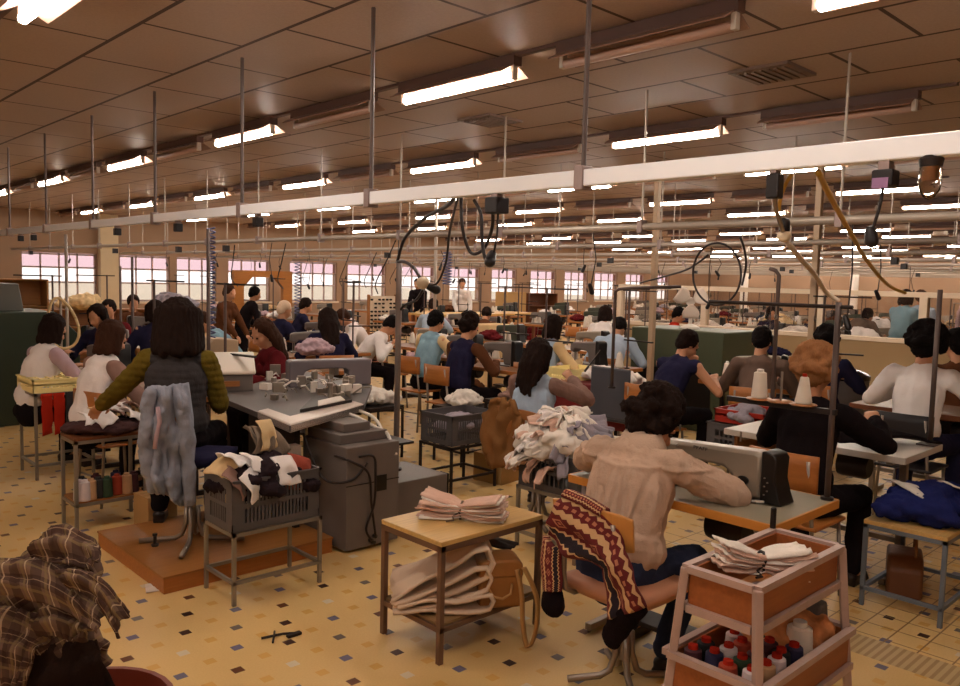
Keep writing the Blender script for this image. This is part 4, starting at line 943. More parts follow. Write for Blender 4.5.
# ------------------------------------------------------------------ second desk (white top), redhead
RZ=rad(-90)
desk('white topped sewing table behind the seated man, black cloth lying on it',4.71,5.33,1.54,2.63,DZ,WHITE,mat('white_edge',(206,196,186),.4),panel=WMID)
wooden_chair('orange wooden chair of the red haired woman',(4.26,1.92,0),RZ,WORANGE)
person('woman with auburn hair in black seen from behind at the white topped table',(4.30,1.93,0),RZ,F_BLACK,None,F_BLACK,'curly',H_RED,big=1.1,lean=.12,seat=.46,head=(.3,.0),hands=((-.2,.42,.82),(.22,.42,.95)),q=1)
def drape(name,label,cat,m,pts,mat_th=.01,seed=1,amp=.02,n=(18,14),parent=None):
    """cloth spanning four corner points (two edge polylines)"""
    A,B=pts; g=[]
    def lp(P,s):
        x=s*(len(P)-1); i=min(int(x),len(P)-2); return V(P[i]).lerp(V(P[i+1]),x-i)
    for i in range(n[0]+1):
        s=i/n[0]; a,b=lp(A,s),lp(B,s); row=[]
        for j in range(n[1]+1):
            f=j/n[1]; p=a.lerp(b,f); k=V((s*5+seed,f*5,seed)); row.append(p+V((noise.noise(k),noise.noise(k+V((9,0,0))),noise.noise(k+V((0,9,0)))))*amp)
        g.append(row)
    o=MB().grid(g).build(name,m,parent,smooth=True,solid=mat_th)
    if label: tag(o,label,cat)
    return o
drape('black_cloth','black garment cloth trailing across the white topped table','cloth',F_BLACK,([(4.75,1.72,.80),(4.9,1.72,.83),(5.1,1.62,.83),(5.2,1.5,.8)],[(4.75,2.1,.80),(4.9,2.05,.95),(5.05,1.95,.9),(5.25,1.75,.80)]),seed=3,amp=.02)
tag(MB().bb(4.85,5.05,2.25,2.42,DZ+.002,DZ+.06).build('wooden_box',WTOP,None,bevel=.004),'small pale wooden box at the left end of the white table','box')
t=thing('guide_post','grey steel post on the right corner of the white topped table','post',(5.27,1.59,DZ)); MB().tube([(0,0,0),(0,0,.93)],.015,10).build('tube',RODM,t,smooth=True); MB().bb(-.08,.06,-.05,.05,0,.008).build('foot_plate',RODM,t)
t=thing('guide_post','grey steel post with bent top at the left end of the white topped table','post',(5.2,2.56,DZ)); MB().tube([(0,0,0),(0,0,1.0),(-.01,.02,1.03),(-.02,.06,1.045)],.014,10).build('tube',RODM,t,smooth=True); MB().lathe([(.035,0),(.035,.012)],(0,0,0),12).build('foot',DARK,t,auto=True)
t=thing('guide_post','brown steel post with short cross arm behind the navy sleeveless worker','post',(5.67,4.27,DZ)); MB().tube([(0,0,0),(0,0,.84),(.02,-.02,.865),(.1,-.1,.88),(.4,-.4,.9)],.014,10).build('tube',RODM,t,smooth=True); MB().lathe([(.035,0),(.035,.012)],(0,0,0),12).build('foot',DARK,t,auto=True)
# white shirt man on the right
BKB=mat('black_chair_back',(30,24,26),.5)
wooden_chair('dark backed work chair of the man in white shirt at the right',(6.2,1.98,0),RZ,BKB)
person('man in white shirt with black hair seen from behind at right',(6.3,2.02,0),RZ,F_WHITE,None,F_NAVY,'curly',H_BLACK,big=1.2,lean=.2,seat=.47,head=(.35,0),hands=((-.25,.42,.85),(.25,.42,.85)),q=1,fem=False,scale=1.05)
desk('brown sewing table in front of the man in white shirt',6.62,7.2,1.4,2.6,DZ,WTABLE,WDARK)
person('person in dark top at the far right edge with black hair',(7.65,2.12,0),rad(-60),F_BROWN,None,F_BLACK,'curly',H_BLACK,lean=.15,seat=.45,q=0,head=(.3,.3))
# blue table stand with knitted bundle
BLUP=mat('grey_blue_tube_paint',(112,120,132),.45,.3,.1)
shelf_table('side_table','grey blue steel side table holding a dark blue knit bundle','table',4.40,5.0,1.215,1.62,.47,.12,WTOP,BLUP,.022,None)
BN=fabric('royal_blue_knit',(34,40,92),.3)
o=mobj('knit_heap',pile_mesh(.5,.34,.2,61,34,.05,9,.012),BN); o.location=(4.7,1.4,.47); tag(o,'heap of dark blue knitted pieces on the grey blue side table','garments')
for i,(dx,dy,dz,rz,w,l) in enumerate(((-.08,.08,.17,-.5,.08,.3),(.14,-.06,.17,.2,.1,.24))):
    me=patch_mesh(w,l,90+i,.008,.6); o=cloth_piece(me,WHITE,'paper_strip'); o.location=(4.7+dx,1.4+dy,.47+dz); o.rotation_euler=(.1,.2,rz); tag(o,('white paper strip lying along the dark blue knit heap','white paper slip at the right end of the dark blue knit heap')[i],'paper')
t=thing('handbag','brown leather handbag on the floor under the grey blue table','bag',(4.85,1.55,.0),rad(20)); MB().prism([(-.2,0),(.2,0),(.18,.16),(.1,.22),(-.1,.22),(-.18,.16)],.18,Matrix(((1,0,0),(0,0,-1),(0,1,0))),(0,.09,0)).build('bag_body',mat('dark_tan_leather',(110,66,38),.45,0,.2,8,.2,40),t,bevel=.02,auto=True); MB().tube([(.1*math.cos(a),-.05,.2+.12*math.sin(a)) for a in [k*PI/8 for k in range(9)]],.009,6).build('handle',WMID,t,smooth=True)
# woman two with heap
swivel_chair('swivel chair with curved tube feet under the pale blue dressed woman',(4.16,3.74,0),RZ,WMID,WMID,.44,.3,angs=(233,54,144,324))
person('woman with long dark hair, pale blue vest and mauve sleeves, hand raised',(4.2,3.88,0),rad(-78),F_LTBLUE,F_MAUVE,F_JEANS,'long',H_DARK,hlen=-.02,scale=.95,lean=.12,seat=.45,head=(.35,-.15),hands=((-.1,.36,.93),(.16,.36,1.02)),q=2,poles=((-.6,-.3,-.6),(.8,.1,-.5)))
t=thing('comb_tool','dark flat tool held up by the woman with long dark hair','tool',(4.60,3.68,1.08)); MB().bar((0,0,0),(.06,-.06,.12),.02,.008).build('blade',DARK,t); MB().bar((-.02,.02,-.04),(0,0,0),.022,.014).build('handle',BLACK,t)
o=drape('camel_cardigan','camel brown knit cardigan hanging over the chair back by the blue crate','cardigan',F_CAMEL,([tuple(onx(x,y,3.9)) for x,y in ((499,399),(483,411),(481,436),(489,466))],[tuple(onx(x,y,3.88)) for x,y in ((516,402),(524,424),(519,445),(508,468))]),.03,5,.05)
shelf_table('crate_stand','steel stand below the white knit heap','stand',3.66,4.06,2.98,3.48,.42,.12,STM,STM,.022,None,open_top=True)
crate('dark crate under the overflowing white knit heap',3.67,4.05,2.99,3.47,.40,.24,CRM)
o=mobj('knit_heap',pile_mesh(.52,.66,.34,71,40,.06,8,.014),F_KNIT); o.location=(3.86,3.25,.56); tag(o,'big core heap of white knit pieces over the dark crate','garments')
hm=[patch_mesh(.09,.22,100+i,.014,1.0+.6*(i%3)) for i in range(6)]
r=random.Random(8)
for i in range(98):
    a=r.uniform(0,2*PI); q=math.sqrt(r.random()); x=math.cos(a)*q*.27; y=math.sin(a)*q*.34; z=.31*(1-q*q)*.85+.03-(.10*r.random() if q>.85 else 0)
    m_=(F_KNIT,F_WHITE,F_PINK)[r.randrange(3)] if y>-.12 else (F_KNITB,F_KNIT)[r.randrange(2)]
    me=hm[i%6]; key=(i%6,m_.name)
    if key not in KIDS: c=me.copy(); c.materials.clear(); KIDS[key]=c
    o=cloth_piece(KIDS[key],m_,'knit_piece',None,.007); o.location=(3.86+x,3.25+y,.58+z)
    o.rotation_euler=V((math.cos(a),math.sin(a),0)).to_track_quat('Y','Z').to_euler(); o.rotation_euler.rotate_axis('X',-.4*q+r.uniform(-.5,.6)); o.rotation_euler.rotate_axis('Y',r.uniform(-1,1))
    tag(o,'folded %s knit piece in the overflowing heap over the dark crate'%{'ecru_knit':'ecru','white_cloth':'white','pale_pink_knit':'pink','grey_blue_knit':'bluish grey'}[m_.name],'knit piece','knit pieces in the overflowing heap')
# second crate stand
shelf_table('crate_stand','dark steel stand carrying the open mesh crate left of the camel cardigan','stand',4.1,4.6,4.6,5.0,.40,.14,DARK,DARK,.02,None,open_top=True)
crate('dark mesh crate with white scraps inside, left of the camel cardigan',4.11,4.59,4.61,4.99,.385,.24,CRM)
o=mobj('scrap_heap',pile_mesh(.4,.3,.14,72,26,.05,8,.016),F_KNITB); o.location=(4.35,4.8,.45); tag(o,'grey white knit scraps lying inside the dark mesh crate','garments')
t=thing('cardboard_box','brown cardboard box on the floor behind the mesh crate stand','box',(4.75,4.75,0),rad(8)); MB().bb(-.13,.13,-.15,.15,0,.24).build('carton',MATS['cardboard'],t,bevel=.003); MB().bb(-.03,.03,-.151,.151,.2405,.244).build('tape',LEAD,t)
# ------------------------------------------------------------------ generic stations
sm_proto={}
def cone_at(label,x,y,z,k=1.0,group='white thread cones on the tables'):
    if 'cone' not in sm_proto: sm_proto['cone']=cone_mesh(.16,.048,.028,CONE,label,(x,y,z),group); return sm_proto['cone']
    return dup(sm_proto['cone'],(x,y,z),0,label,group,scale=k)
def mach_at(label,x,y,z,rz,kind='g',s=1.0):
    key='m'+kind
    if key not in sm_proto:
        o=machine(label,(x,y,z),rz,{'g':GREYPAINT,'s':SILVER,'d':mat('dark_green_enamel',(62,66,54),.4,.1,.08)}[kind],BLACK,.44,hi=False); o['group']='sewing machines on the tables'; sm_proto[key]=o; return o
    return dup(sm_proto[key],(x,y,z),rz,label,'sewing machines on the tables')
def desk_at(label,x0,y0,rot=False):
    if 'desk' not in sm_proto:
        o=desk(label,-.29,.29,-.55,.55,.77,WTABLE,WORANGE,DARK,group='wooden sewing tables'); sm_proto['desk']=o; o.location=(x0,y0,0); return o
    return dup(sm_proto['desk'],(x0,y0,0),rad(90) if rot else 0,label,'wooden sewing tables')
def chair_at(label,x,y,rz):
    if 'chair' not in sm_proto: sm_proto['chair']=wooden_chair(label,(x,y,0),rz,WORANGE,'wooden work chairs'); return sm_proto['chair']
    return dup(sm_proto['chair'],(x,y,0),rz,label,'wooden work chairs')
def stand_at(label,x,y,rz=0):
    if 'stand' not in sm_proto:
        t=thing('thread_stand',label,'thread stand',(x,y,.77),rz,'thread stands on the tables')
        MB().tube([(0,0,0),(0,0,.85)],.011,8).build('post',RODM,t); MB().tube([(0,-.4,.84),(0,.1,.84)],.008,6).build('guide_bar',DARK,t)
        MB().bb(-.015,.015,-.36,.05,.3,.315).build('cone_bar',DARK,t); MB().lathe([(.03,0),(.03,.01)],(0,0,0),10).build('foot',DARK,t)
        sm_proto['stand']=t; return t
    return dup(sm_proto['stand'],(x,y,.77),rz,label,'thread stands on the tables')
GM=[pile_mesh(.45,.35,.2,200+i,26,.06,9,.018) for i in range(4)]
GC=[(F_KNIT,'white'),(F_WHITE,'bright white'),(F_MAUVE,'mauve'),(F_MAROON,'maroon'),(F_NAVY,'navy'),(F_CREAM,'cream'),(F_KNITB,'bluish grey'),(F_LILAC,'lilac'),(F_BROWN,'brown')]
def heap_at(label,x,y,z,k,s=1.0,rz=0):
    key=('h',k,int(x*10+y*7)%4)
    if key not in sm_proto: c=GM[key[2]].copy(); c.materials.clear(); c.materials.append(GC[k][0]); sm_proto[key]=c
    o=bpy.data.objects.new('garment_heap',sm_proto[key]); COL.objects.link(o); o.location=(x,y,z); o.scale=(s,s,s); o.rotation_euler=(0,0,rz)
    return tag(o,label,'garments','garment heaps around the stations')
# --- named workers (position, facing, look)
used=[]
def worker(label,x,y,rz,shirt,sleeve,hair,hm,table=True,chair=True,kind='g',dist=.66,**k):
    k.setdefault('q',0); k.setdefault('lean',.2); k.setdefault('seat',.45); k.setdefault('head',(.45,0)); k.setdefault('hands',((-.16,.42,.83),(.16,.42,.83)))
    person(label,(x,y,0),rz,shirt,sleeve,k.pop('trousers',F_BLACK),hair,hm,**k)
    used.append((x,y)); d=V((-math.sin(rz),math.cos(rz),0)); s=V((d.y,-d.x,0))
    short=label.replace('woman','worker').replace('person','worker')
    w5=' '.join(label.split()[:6])
    if chair: chair_at('wooden chair under the '+w5,x-d.x*.05,y-d.y*.05,rz)
    if table:
        c=V((x,y,0))+d*dist; used.append((c.x,c.y)); 
        desk_at('wooden sewing table in front of the '+w5,c.x,c.y,abs(d.y)>.7)
        p=c-s*.1+d*.08; mach_at('sewing machine in front of the '+w5,p.x,p.y,.771,rz,kind)
        p=c+s*.46+d*.18; stand_at('thread stand at the table of the '+w5,p.x,p.y,rz+PI/2 if False else rz+rad(90))
        for i in range(2): p=c+s*(.36-.75*i)+d*.16; cone_at('%s white thread cone at the table of the %s'%(ORD[i],w5),p.x,p.y,.772)
worker('worker in sky blue vest with black hair seated behind navy sweater worker',5.75,6.95,rad(-85),F_SKYB,F_CREAM,'short',H_BLACK,q=1)
worker('worker in navy sweater with dark curly hair by grey sewing machine',5.42,6.05,RZ,F_NAVY,F_BROWN,'curly',H_DARK,q=1,fem=False)
worker('dark haired worker with cream sleeves behind the long haired woman',6.35,5.75,rad(-100),F_LTBLUE,F_CREAM,'bob',H_DARK,q=1)
worker('worker in navy sleeveless top bending forward before the green machine',5.95,3.95,rad(-95),F_NAVY,None,'short',H_DARK,table=False,q=1,lean=.42,head=(.6,-.35),sleeveless=True,hands=((-.1,.45,.95),(.2,.5,.85)),fem=False,seat=.48)
worker('worker in pale blue shirt bending low beside the green machine',7.55,5.75,rad(-70),F_LTBLUE,None,'short',H_BLACK,table=False,lean=.45,head=(.9,0),fem=False,seat=.5)
worker('worker in grey sweater with black hair right of the green machine',6.6,3.4,rad(-70),F_GREY,None,'short',H_BLACK,table=True,q=1,fem=False,kind='s')
worker('dark haired worker in navy behind the auburn haired woman',7.3,3.15,rad(-80),F_NAVY,None,'curly',H_BLACK,table=False)
worker('worker in white vest with lilac sleeves and dark hair far left',1.87,7.35,rad(-75),F_WHITE,F_LILAC,'bob',H_DARK,q=1,seat=.44,chair=False,big=1.0,head=(.55,0))
worker('brown haired worker in white vest with mauve sleeves at left',1.92,6.12,rad(-80),F_WHITE,F_MAUVE,'bob',H_BROWN,q=1,big=1.0,chair=False,head=(.5,0))
worker('worker in maroon at a table before the far left windows',3.6,10.5,rad(150),F_MAROON,None,'short',H_DARK)
worker('worker in dark blue bending next to the maroon worker',3.1,9.1,rad(120),F_NAVY,None,'bob',H_DARK,table=False)
worker('worker in dark brown seated before the far left pilaster',4.6,12.6,rad(170),F_BROWN,None,'short',H_DARK)
person('standing person in long navy coat behind the brown haired worker',(3.0,7.6,0),rad(-20),F_NAVY,None,F_BLACK,'bob',H_DARK,stand=True,q=0,hands=((-.2,.3,.95),(.2,.3,.95)),skirt=True,scale=.84)
worker('worker with long brown hair leaning behind the control box',3.6,6.2,rad(80),F_MAROON,None,'long',H_BROWN,table=False,q=1,head=(.5,.2),lean=.25)
worker('worker with very long dark hair in navy seen from behind',4.95,7.6,rad(-20),F_NAVY,None,'long',H_DARK,table=True)
worker('white haired worker in navy cardigan among the left tables',5.5,9.9,rad(-90),F_NAVY,None,'bald',H_WHITE)
person('standing dark dressed worker behind the white haired worker',(5.9,11.6,0),rad(-100),F_BLACK,None,F_BLACK,'short',H_BLACK,scale=.9,stand=True,q=0,lean=.3,hands=((-.2,.4,.95),(.2,.4,.95)))
worker('worker in light blue bending left of the white haired worker',4.7,9.3,rad(60),F_SKYB,None,'short',H_BROWN,table=False,lean=.5,head=(.8,0))
worker('worker in navy facing the table beside the pale shirted worker',6.6,11.2,rad(-110),F_NAVY,None,'short',H_DARK)
worker('brown haired worker in pale shirt bending over papers to the left',7.0,9.7,rad(60),F_WHITE,None,'short',H_BROWN,table=False,lean=.5,head=(.8,0))
worker('black haired worker in white bending down near the thread rack',5.9,8.45,rad(-130),F_WHITE,None,'short',H_BLACK,table=False,lean=.5,head=(.9,0))
person('standing worker in red brown behind the blue bending worker',(5.3,11.0,0),rad(-150),F_BROWN,None,F_MAROON,'short',H_BROWN,stand=True,q=0,scale=.9)
worker('worker in pale blue seated at the long yellow table',9.0,10.75,rad(-60),F_LTBLUE,None,'short',H_DARK,table=False)
person('standing dark figure near the window behind the yellow table',(12.6,15.4,0),rad(120),F_BLACK,None,F_BLACK,'short',H_DARK,stand=True,q=0,lean=.3)
person('standing figure in white top and dark skirt before the window',(13.2,14.6,0),rad(150),F_WHITE,None,F_BLACK,'short',H_BROWN,stand=True,q=0,skirt=True)
worker('worker in dark brown bending right of the yellow table',9.3,9.8,rad(-60),F_BROWN,None,'short',H_DARK,lean=.5,head=(.8,0))
worker('dark haired worker in white blouse left of the red topped worker',9.9,7.7,rad(-70),F_WHITE,None,'bob',H_DARK)
worker('worker in red top with black hair beyond the green machine',11.0,7.25,rad(-150),F_RED,None,'short',H_BLACK,table=False)
worker('dark haired worker in navy beyond the beige partition wall',14.2,7.2,rad(150),F_NAVY,None,'bob',H_DARK)
person('standing person in pale blue overall beyond the partition glass',(13.6,4.65,0),rad(-100),F_SKYB,None,F_SKYB,'bob',H_DARK,stand=True,q=0,skirt=True)
person('second standing person in blue overall behind the first beyond partition',(14.1,4.55,0),rad(-80),F_LTBLUE,None,F_SKYB,'short',H_BROWN,stand=True,q=0,skirt=True)
person('bending person in grey beyond the partition glass by pale piles',(13.6,5.45,0),rad(-100),F_GREY,None,F_BLACK,'short',H_DARK,stand=True,q=0,lean=.9,hands=((-.2,.6,.8),(.2,.6,.8)))
# ------------------------------------------------------------------ other mid things
GRN=mat('dark_green_machine_paint',(52,62,50),.4,.1,.08); GRN2=mat('sage_green_machine_paint',(74,79,58),.45,.1,.06)
t=thing('knitting_machine','big dark green machine cabinet at the left edge with grey hood','machine',(2.0,10.1,0))
MB().prism([(-1.4,0),(.95,0),(.95,.95),(.7,1.22),(-1.4,1.22)],.95,Matrix(((1,0,0),(0,0,-1),(0,1,0))),(0,.47,0)).build('cabinet',GRN,t,bevel=.012)
MB().prism([(-.1,0),(.55,0),(.5,.3),(.1,.3)],.5,Matrix(((1,0,0),(0,0,-1),(0,1,0))),(-.1,.25,1.221)).build('hood',mat('grey_green_hood',(104,104,98),.4,.1,.06),t,bevel=.01)
MB().prism([(-.12,0),(0,-.08),(.12,0),(0,.08)],.006,Matrix(((1,0,0),(0,0,-1),(0,1,0))),(-.25,-.476,.9)).build('emblem_plate',SILVER,t)
m=MB(); [m.box((-1.0+.22*k,-.1+.1*(k%2),1.28),(.14,.2,.1),k*.4) for k in range(4)]; m.build('mechanism',STEEL,t)
qh=at(62,335,.95)
hx=ony(62,330,8.7).x
tag(MB().tube([(hx+.13*math.cos(a)-.02*math.sin(a*2)+.06*math.sin(a)*-1,8.7,1.15+.25*math.sin(a)+.05*math.cos(a)) for a in [k*2*PI/24 for k in range(25)]],.014,8).build('air_hose',mat('cream_hose',(206,176,128),.5,0,.06),None,smooth=True),'cream coiled air hose loop hanging before the dark green machine','hose')
tag(MB().tube([(hx,8.73,0),(hx,8.73,1.42)],.012,8).build('hose_post',PIPE),'thin pale post carrying the cream hose loop','post')
t=thing('knitting_machine','sage green machine with slanted top carrying the white fan','machine',(8.7,5.25,0))
MB().prism([(-.55,0),(.55,0),(.55,.85),(.25,1.16),(-.55,1.16)],1.25,Matrix(((0,0,1),(1,0,0),(0,1,0))).inverted() if False else Matrix(((1,0,0),(0,0,-1),(0,1,0))),(0,.62,0)).build('cabinet',GRN2,t,bevel=.015)
MB().bb(-.56,-.545,-.5,.5,.2,.7).build('front_opening',BLACK,t)
f=thing('desk_fan','white three bladed fan standing on the sage green machine','fan',(8.55,5.3,1.161),rad(-50))
MB().lathe([(.12,0),(.11,.02),(.03,.05),(.022,.06),(.022,.24)],(0,0,0),16).build('base',WHITE,f,auto=True)
MB().lathe([(.0,0),(.05,.0),(.055,.05),(.03,.14),(0,.15)],(0,.02,.32),14,Matrix.Rotation(rad(-90),3,'X')).build('motor_housing',WHITE,f,auto=True)
for k in range(3):
    a0=k*2*PI/3+.5; g=[]
    for i in range(7):
        rr_=.03+.17*i/6; wd=.02+.085*math.sin(min(1,i/5)*PI*.62)
        g.append([V((rr_*math.cos(a0)-wd*j/3*math.sin(a0),-.03+.02*j/3,.32+rr_*math.sin(a0)+wd*j/3*math.cos(a0))) for j in range(-3,4)])
    MB().grid(g).build('blade',mat('fan_blade_plastic',(220,202,188),.4,0,.03),[o for o in f.children if o.name.startswith('motor')][0],smooth=True,solid=.004)
t=thing('waste_bin','dark grey waste bin with shiny black lid by the partition wall','bin',(8.6,3.45,0)); MB().lathe([(.2,0),(.24,.72),(.24,.74)],(0,0,0),20).build('body',mat('grey_bin',(92,88,90),.5,.1),t,auto=True); MB().lathe([(.25,.74),(.25,.78),(.2,.82),(.08,.86),(0,.865)],(0,0,0),20).build('lid',mat('shiny_black_lid',(26,22,24),.12),t,auto=True)
# red cart with yellow crate
REDC=mat('deep_red_panel',(112,24,26),.6,0,.1)
t=thing('cloth_cart','deep red sided cloth cart heaped with white pieces at centre','cart',(6.35,4.9,0))
MB().bb(-.25,.25,-.55,.55,.30,.70).build('red_side',REDC,t,bevel=.01); 
for sx in (-1,1):
    for sy in (-1,1): MB().tube([(sx*.22,sy*.5,0),(sx*.22,sy*.5,.3)],.012,6).build('leg',STEEL,t)
YEL=mat('yellow_crate_plastic',(255,232,160),.5,0,.06)
for i,(x,y,k) in enumerate(((6.3,4.62,0),(6.4,4.95,1),(6.35,4.75,6))): heap_at('%s pieces heaped on the deep red cart, %s along it'%(GC[k][1],ORD[i]),x,y,.70,k,.8,i)
crate('yellow slatted crate on top of the deep red cart',6.1,6.55,5.1,5.42,.702,.12,YEL,rad(0),cells=6)
# left yellow crate over red cloths
shelf_table('crate_stand','steel stand carrying the yellow crate at the left','stand',1.80,2.25,7.0,7.45,.72,.14,STM,STM,.022,None,open_top=True)
crate('pale yellow slatted crate on the left stand beside red cloths',1.79,2.26,7.0,7.46,.702,.11,YEL,cells=6)
yc=[o for o in COL.objects if o.get('label','').startswith('pale yellow slatted crate')][0]
l_=MB()
for k in range(7): l_.bb(-.23+.073*k-.008,-.23+.073*k+.012,-.225,.225,.1,.108)
for k in range(5): l_.bb(-.23,.23,-.2+.1*k-.01,-.2+.1*k+.01,.1,.107)
l_.build('lattice_top',YEL,yc)
for i,(x,k,c) in enumerate(((1.84,0,F_RED),(1.93,1,F_RED),(2.02,2,F_GREYVEST),(2.10,3,F_OLIVE),(2.17,4,F_RED),(2.22,5,F_LTBLUE))):
    drape('hanging_cloth','%s cloth strip hanging from the left stand, %s from the left'%({0:'red',1:'red',2:'grey',3:'olive',4:'red',5:'pale blue'}[i],ORD[i]),'cloth',c,([(x,6.975,.70),(x,6.965,.58),(x+.005,6.97,.36)],[(x+.085,6.975,.70),(x+.08,6.96,.58),(x+.08,6.97,.38)]),.006,i+10,.012,(8,5))
# crate with red basket behind hero
shelf_table('crate_stand','dark stand holding the grey crate behind the white table','stand',5.45,5.95,2.72,3.2,.45,.12,DARK,DARK,.02,None,open_top=True)
crate('dark grey wire crate behind the white table with a red basket on it',5.46,5.94,2.72,3.2,.435,.22,CRM)
crate('red plastic basket resting on the dark grey wire crate',5.5,5.9,2.76,3.16,.66,.1,mat('red_plastic',(166,42,28),.4,0,.06),cells=5,name='plastic_basket',cat='basket')
heap_at('grey and lilac pieces spilling from the red basket',5.62,2.95,.67,6,.7)
wooden_chair('orange wooden chair of the brown haired worker at left',(2.1,6.1,0),rad(-80),WORANGE)
t=thing('plastic_chair','dark grey moulded chair back left of the navy sleeveless worker','chair',(6.1,4.45,0),rad(-90)); MB().bb(-.2,.2,-.2,.2,.42,.45).build('seat',mat('slate_plastic',(74,74,82),.5),t,bevel=.01); MB().bb(-.22,.22,-.23,-.2,.45,.92).build('backrest',MATS['slate_plastic'],t,bevel=.02)
for sx in (-1,1):
    for sy in (-1,1): MB().tube([(sx*.18,sy*.18,0),(sx*.17,sy*.17,.42)],.012,6).build('leg',STEEL,t)
# arch frame, rack, shelves at the window wall
AF=wood('amber_wood',(176,112,46))
a0=ony(233,270,16.0); a1=ony(291,270,16.0)
t=thing('wooden_arch','amber wooden arch shaped frame standing before the left windows','frame',((a0.x+a1.x)/2,16.0,0)); wdt=(a1.x-a0.x)/2; zt=a0.z
MB().prism([(-wdt,.3),(-wdt,zt),(wdt,zt),(wdt,.3),(wdt-.22,.3),(wdt-.22,zt-.35),(wdt-.42,zt-.14),(-wdt+.42,zt-.14),(-wdt+.22,zt-.35),(-wdt+.22,.3)],.12,Matrix(((1,0,0),(0,0,-1),(0,1,0))),(0,.06,0)).build('arch_board',AF,t)
for s in (-1,1): MB().bb(s*(wdt-.11)-.11,s*(wdt-.11)+.11,-.1,.1,0,.31).build('foot',WDARK,t)
t=thing('thread_rack','cream wall rack panel with rows of dark thread spools near the centre','rack',(10.4,14.0,0))
MB().bb(-.36,.36,0,.02,.55,1.27).build('panel',FRAMEW,t); 
for s in (-1,1): MB().bb(s*.36-.02,s*.36+.02,-.02,.04,0,1.3).build('side_post',WMID,t)
rr2=random.Random(3)
SPM=MB(); SPM.lathe([(.02,0),(.022,.05),(.01,.055)],(0,0,0),8,Matrix.Rotation(rad(90),3,'X')); spme=SPM.mesh('spool')
for i in range(7):
    for j in range(8):
        if rr2.random()<.2: continue
        me_=spme; 
        o=bpy.data.objects.new('spool_on_peg',me_); COL.objects.link(o); o.parent=t; o.location=(-.3+.1*i,-.002,.6+.085*j)
spme.materials.append(DARK)
def shelfunit(label,x,y,w,h,m,rz=0):
    t=thing('shelf_unit',label,'shelf',(x,y,0),rz); 
    for s in (-1,1): MB().bb(s*w/2-.015,s*w/2+.015,-.2,.2,0,h).build('side_panel',m,t)
    for k in range(4): MB().bb(-w/2,w/2,-.2,.2,.1+(h-.12)*k/3,.12+(h-.12)*k/3).build('shelf',m,t)
    MB().bb(-w/2,w/2,.19,.2,0,h).build('back_panel',m,t); return t
shelfunit('dark shelf unit with boxes before the centre windows',18.9,17.2,1.3,1.28,WDARK)
tag(MB().bb(17.25,18.1,17.0,17.5,.0,1.31).build('cardboard_crate',MATS['cardboard'],None,bevel=.01),'large brown carton standing beside the dark shelf unit','box')
t=thing('long_table','long yellow topped table near the centre windows','table',(12.6,13.4,0)); MB().bb(-1.6,1.6,-.5,.5,.87,.91).build('top',mat('yellow_table_top',(206,164,92),.45,0,.06),t)
for sx in (-1,1):
    for sy in (-1,1): MB().bb(sx*1.5-.03,sx*1.5+.03,sy*.42-.03,sy*.42+.03,0,.87).build('leg',WDARK,t)
tag(MB().bb(8.75,9.25,9.0,9.35,.0,.98).build('storage_box',F_CREAM,None,bevel=.02),'cream covered upright box right of the long yellow table','box')
heap_at('white piles on the dark shelf top near the windows',4.6,14.8,1.0,5,1.4); heap_at('grey piles on the shelving by the far left window',6.2,15.0,1.0,6,1.5)
shelfunit('brown shelving with piles below the far left window',5.0,14.9,2.6,1.0,WMID); shelfunit('brown board shelving left of the far pilaster',3.4,15.4,1.5,1.5,wood('brown_board',(150,104,56)))
# long work tables with clutter across the middle distance
r=random.Random(21); nn=0
XS=(6.9,8.6,10.2,12.6,14.6,16.6,18.8,21.0,23.2,25.0)
for X in XS:
    for ky in range(12):
        Y=2.2+1.55*ky
        x=X+r.uniform(-.1,.1); y=Y+r.uniform(-.15,.15)
        if not (.30*x<y<3.6*x) or y>18.8 or (abs(x-11.5)<.9 and y<9.2): continue
        if any(abs(x-a)<.85 and abs(y-b)<1.05 for a,b in used): continue
        if abs(x-8.4)<.95 and 4.2<y<6.2 or abs(x-12.6)<2.2 and abs(y-13.4)<1.1 or (8<x<11.5 and y<4.6) or (x<9.2 and y<3.0) or abs(x-10.4)<.6 and abs(y-14)<.6 or abs(x-18)<1.6 and abs(y-17.2)<.9 or abs(x-9)<.6 and abs(y-9.2)<.7: continue
        if x>20 and r.random()<.35: continue
        nn+=1; rowi=ORD[XS.index(X)]; coli=ORD[ky]; w='on the %s table of the %s station row'%(coli,rowi)
        desk_at('wooden sewing table, %s from the front in the %s station row'%(coli,rowi),x,y)
        mach_at('sewing machine '+w,x,y+r.uniform(-.1,.1),.771,RZ,r.choice('gsd'))
        if r.random()<.8: stand_at('thread stand '+w,x+.22,y-.5,0)
        for i in range(r.choice((1,2,2,3))): cone_at('%s white thread cone '%ORD[i]+w,x+.18,y+.28+.12*i-.02,.772,r.choice((.9,1.1,1.25)))
        if r.random()<.95: k=r.choice((0,0,1,1,2,3,4,5,6,7,8)); heap_at('%s heap '%GC[k][1]+w,x-.05,y-.38 if r.random()<.5 else y+.4,.772,k,r.uniform(.6,1.0),r.random()*3)
        if r.random()<.5: chair_at('wooden chair at the %s table of the %s station row'%(coli,rowi),x-.62,y,RZ+r.uniform(-.3,.3))
        if r.random()<.5: k=r.randrange(9); heap_at('%s heap on the floor by the %s table of the %s station row'%(GC[k][1],coli,rowi),x-.45,y+.62,.0,k,1.2,r.random()*3)
print('stations',nn)
heap_at('crumpled white cloth heap by the wooden chair of the navy sweater worker',5.0,5.45,.52,0,.75)
shelf_table('crate_stand','dark stand with white cloth heap beside the navy sweater worker','stand',4.8,5.25,5.25,5.65,.52,.15,DARK,DARK,.02,None)
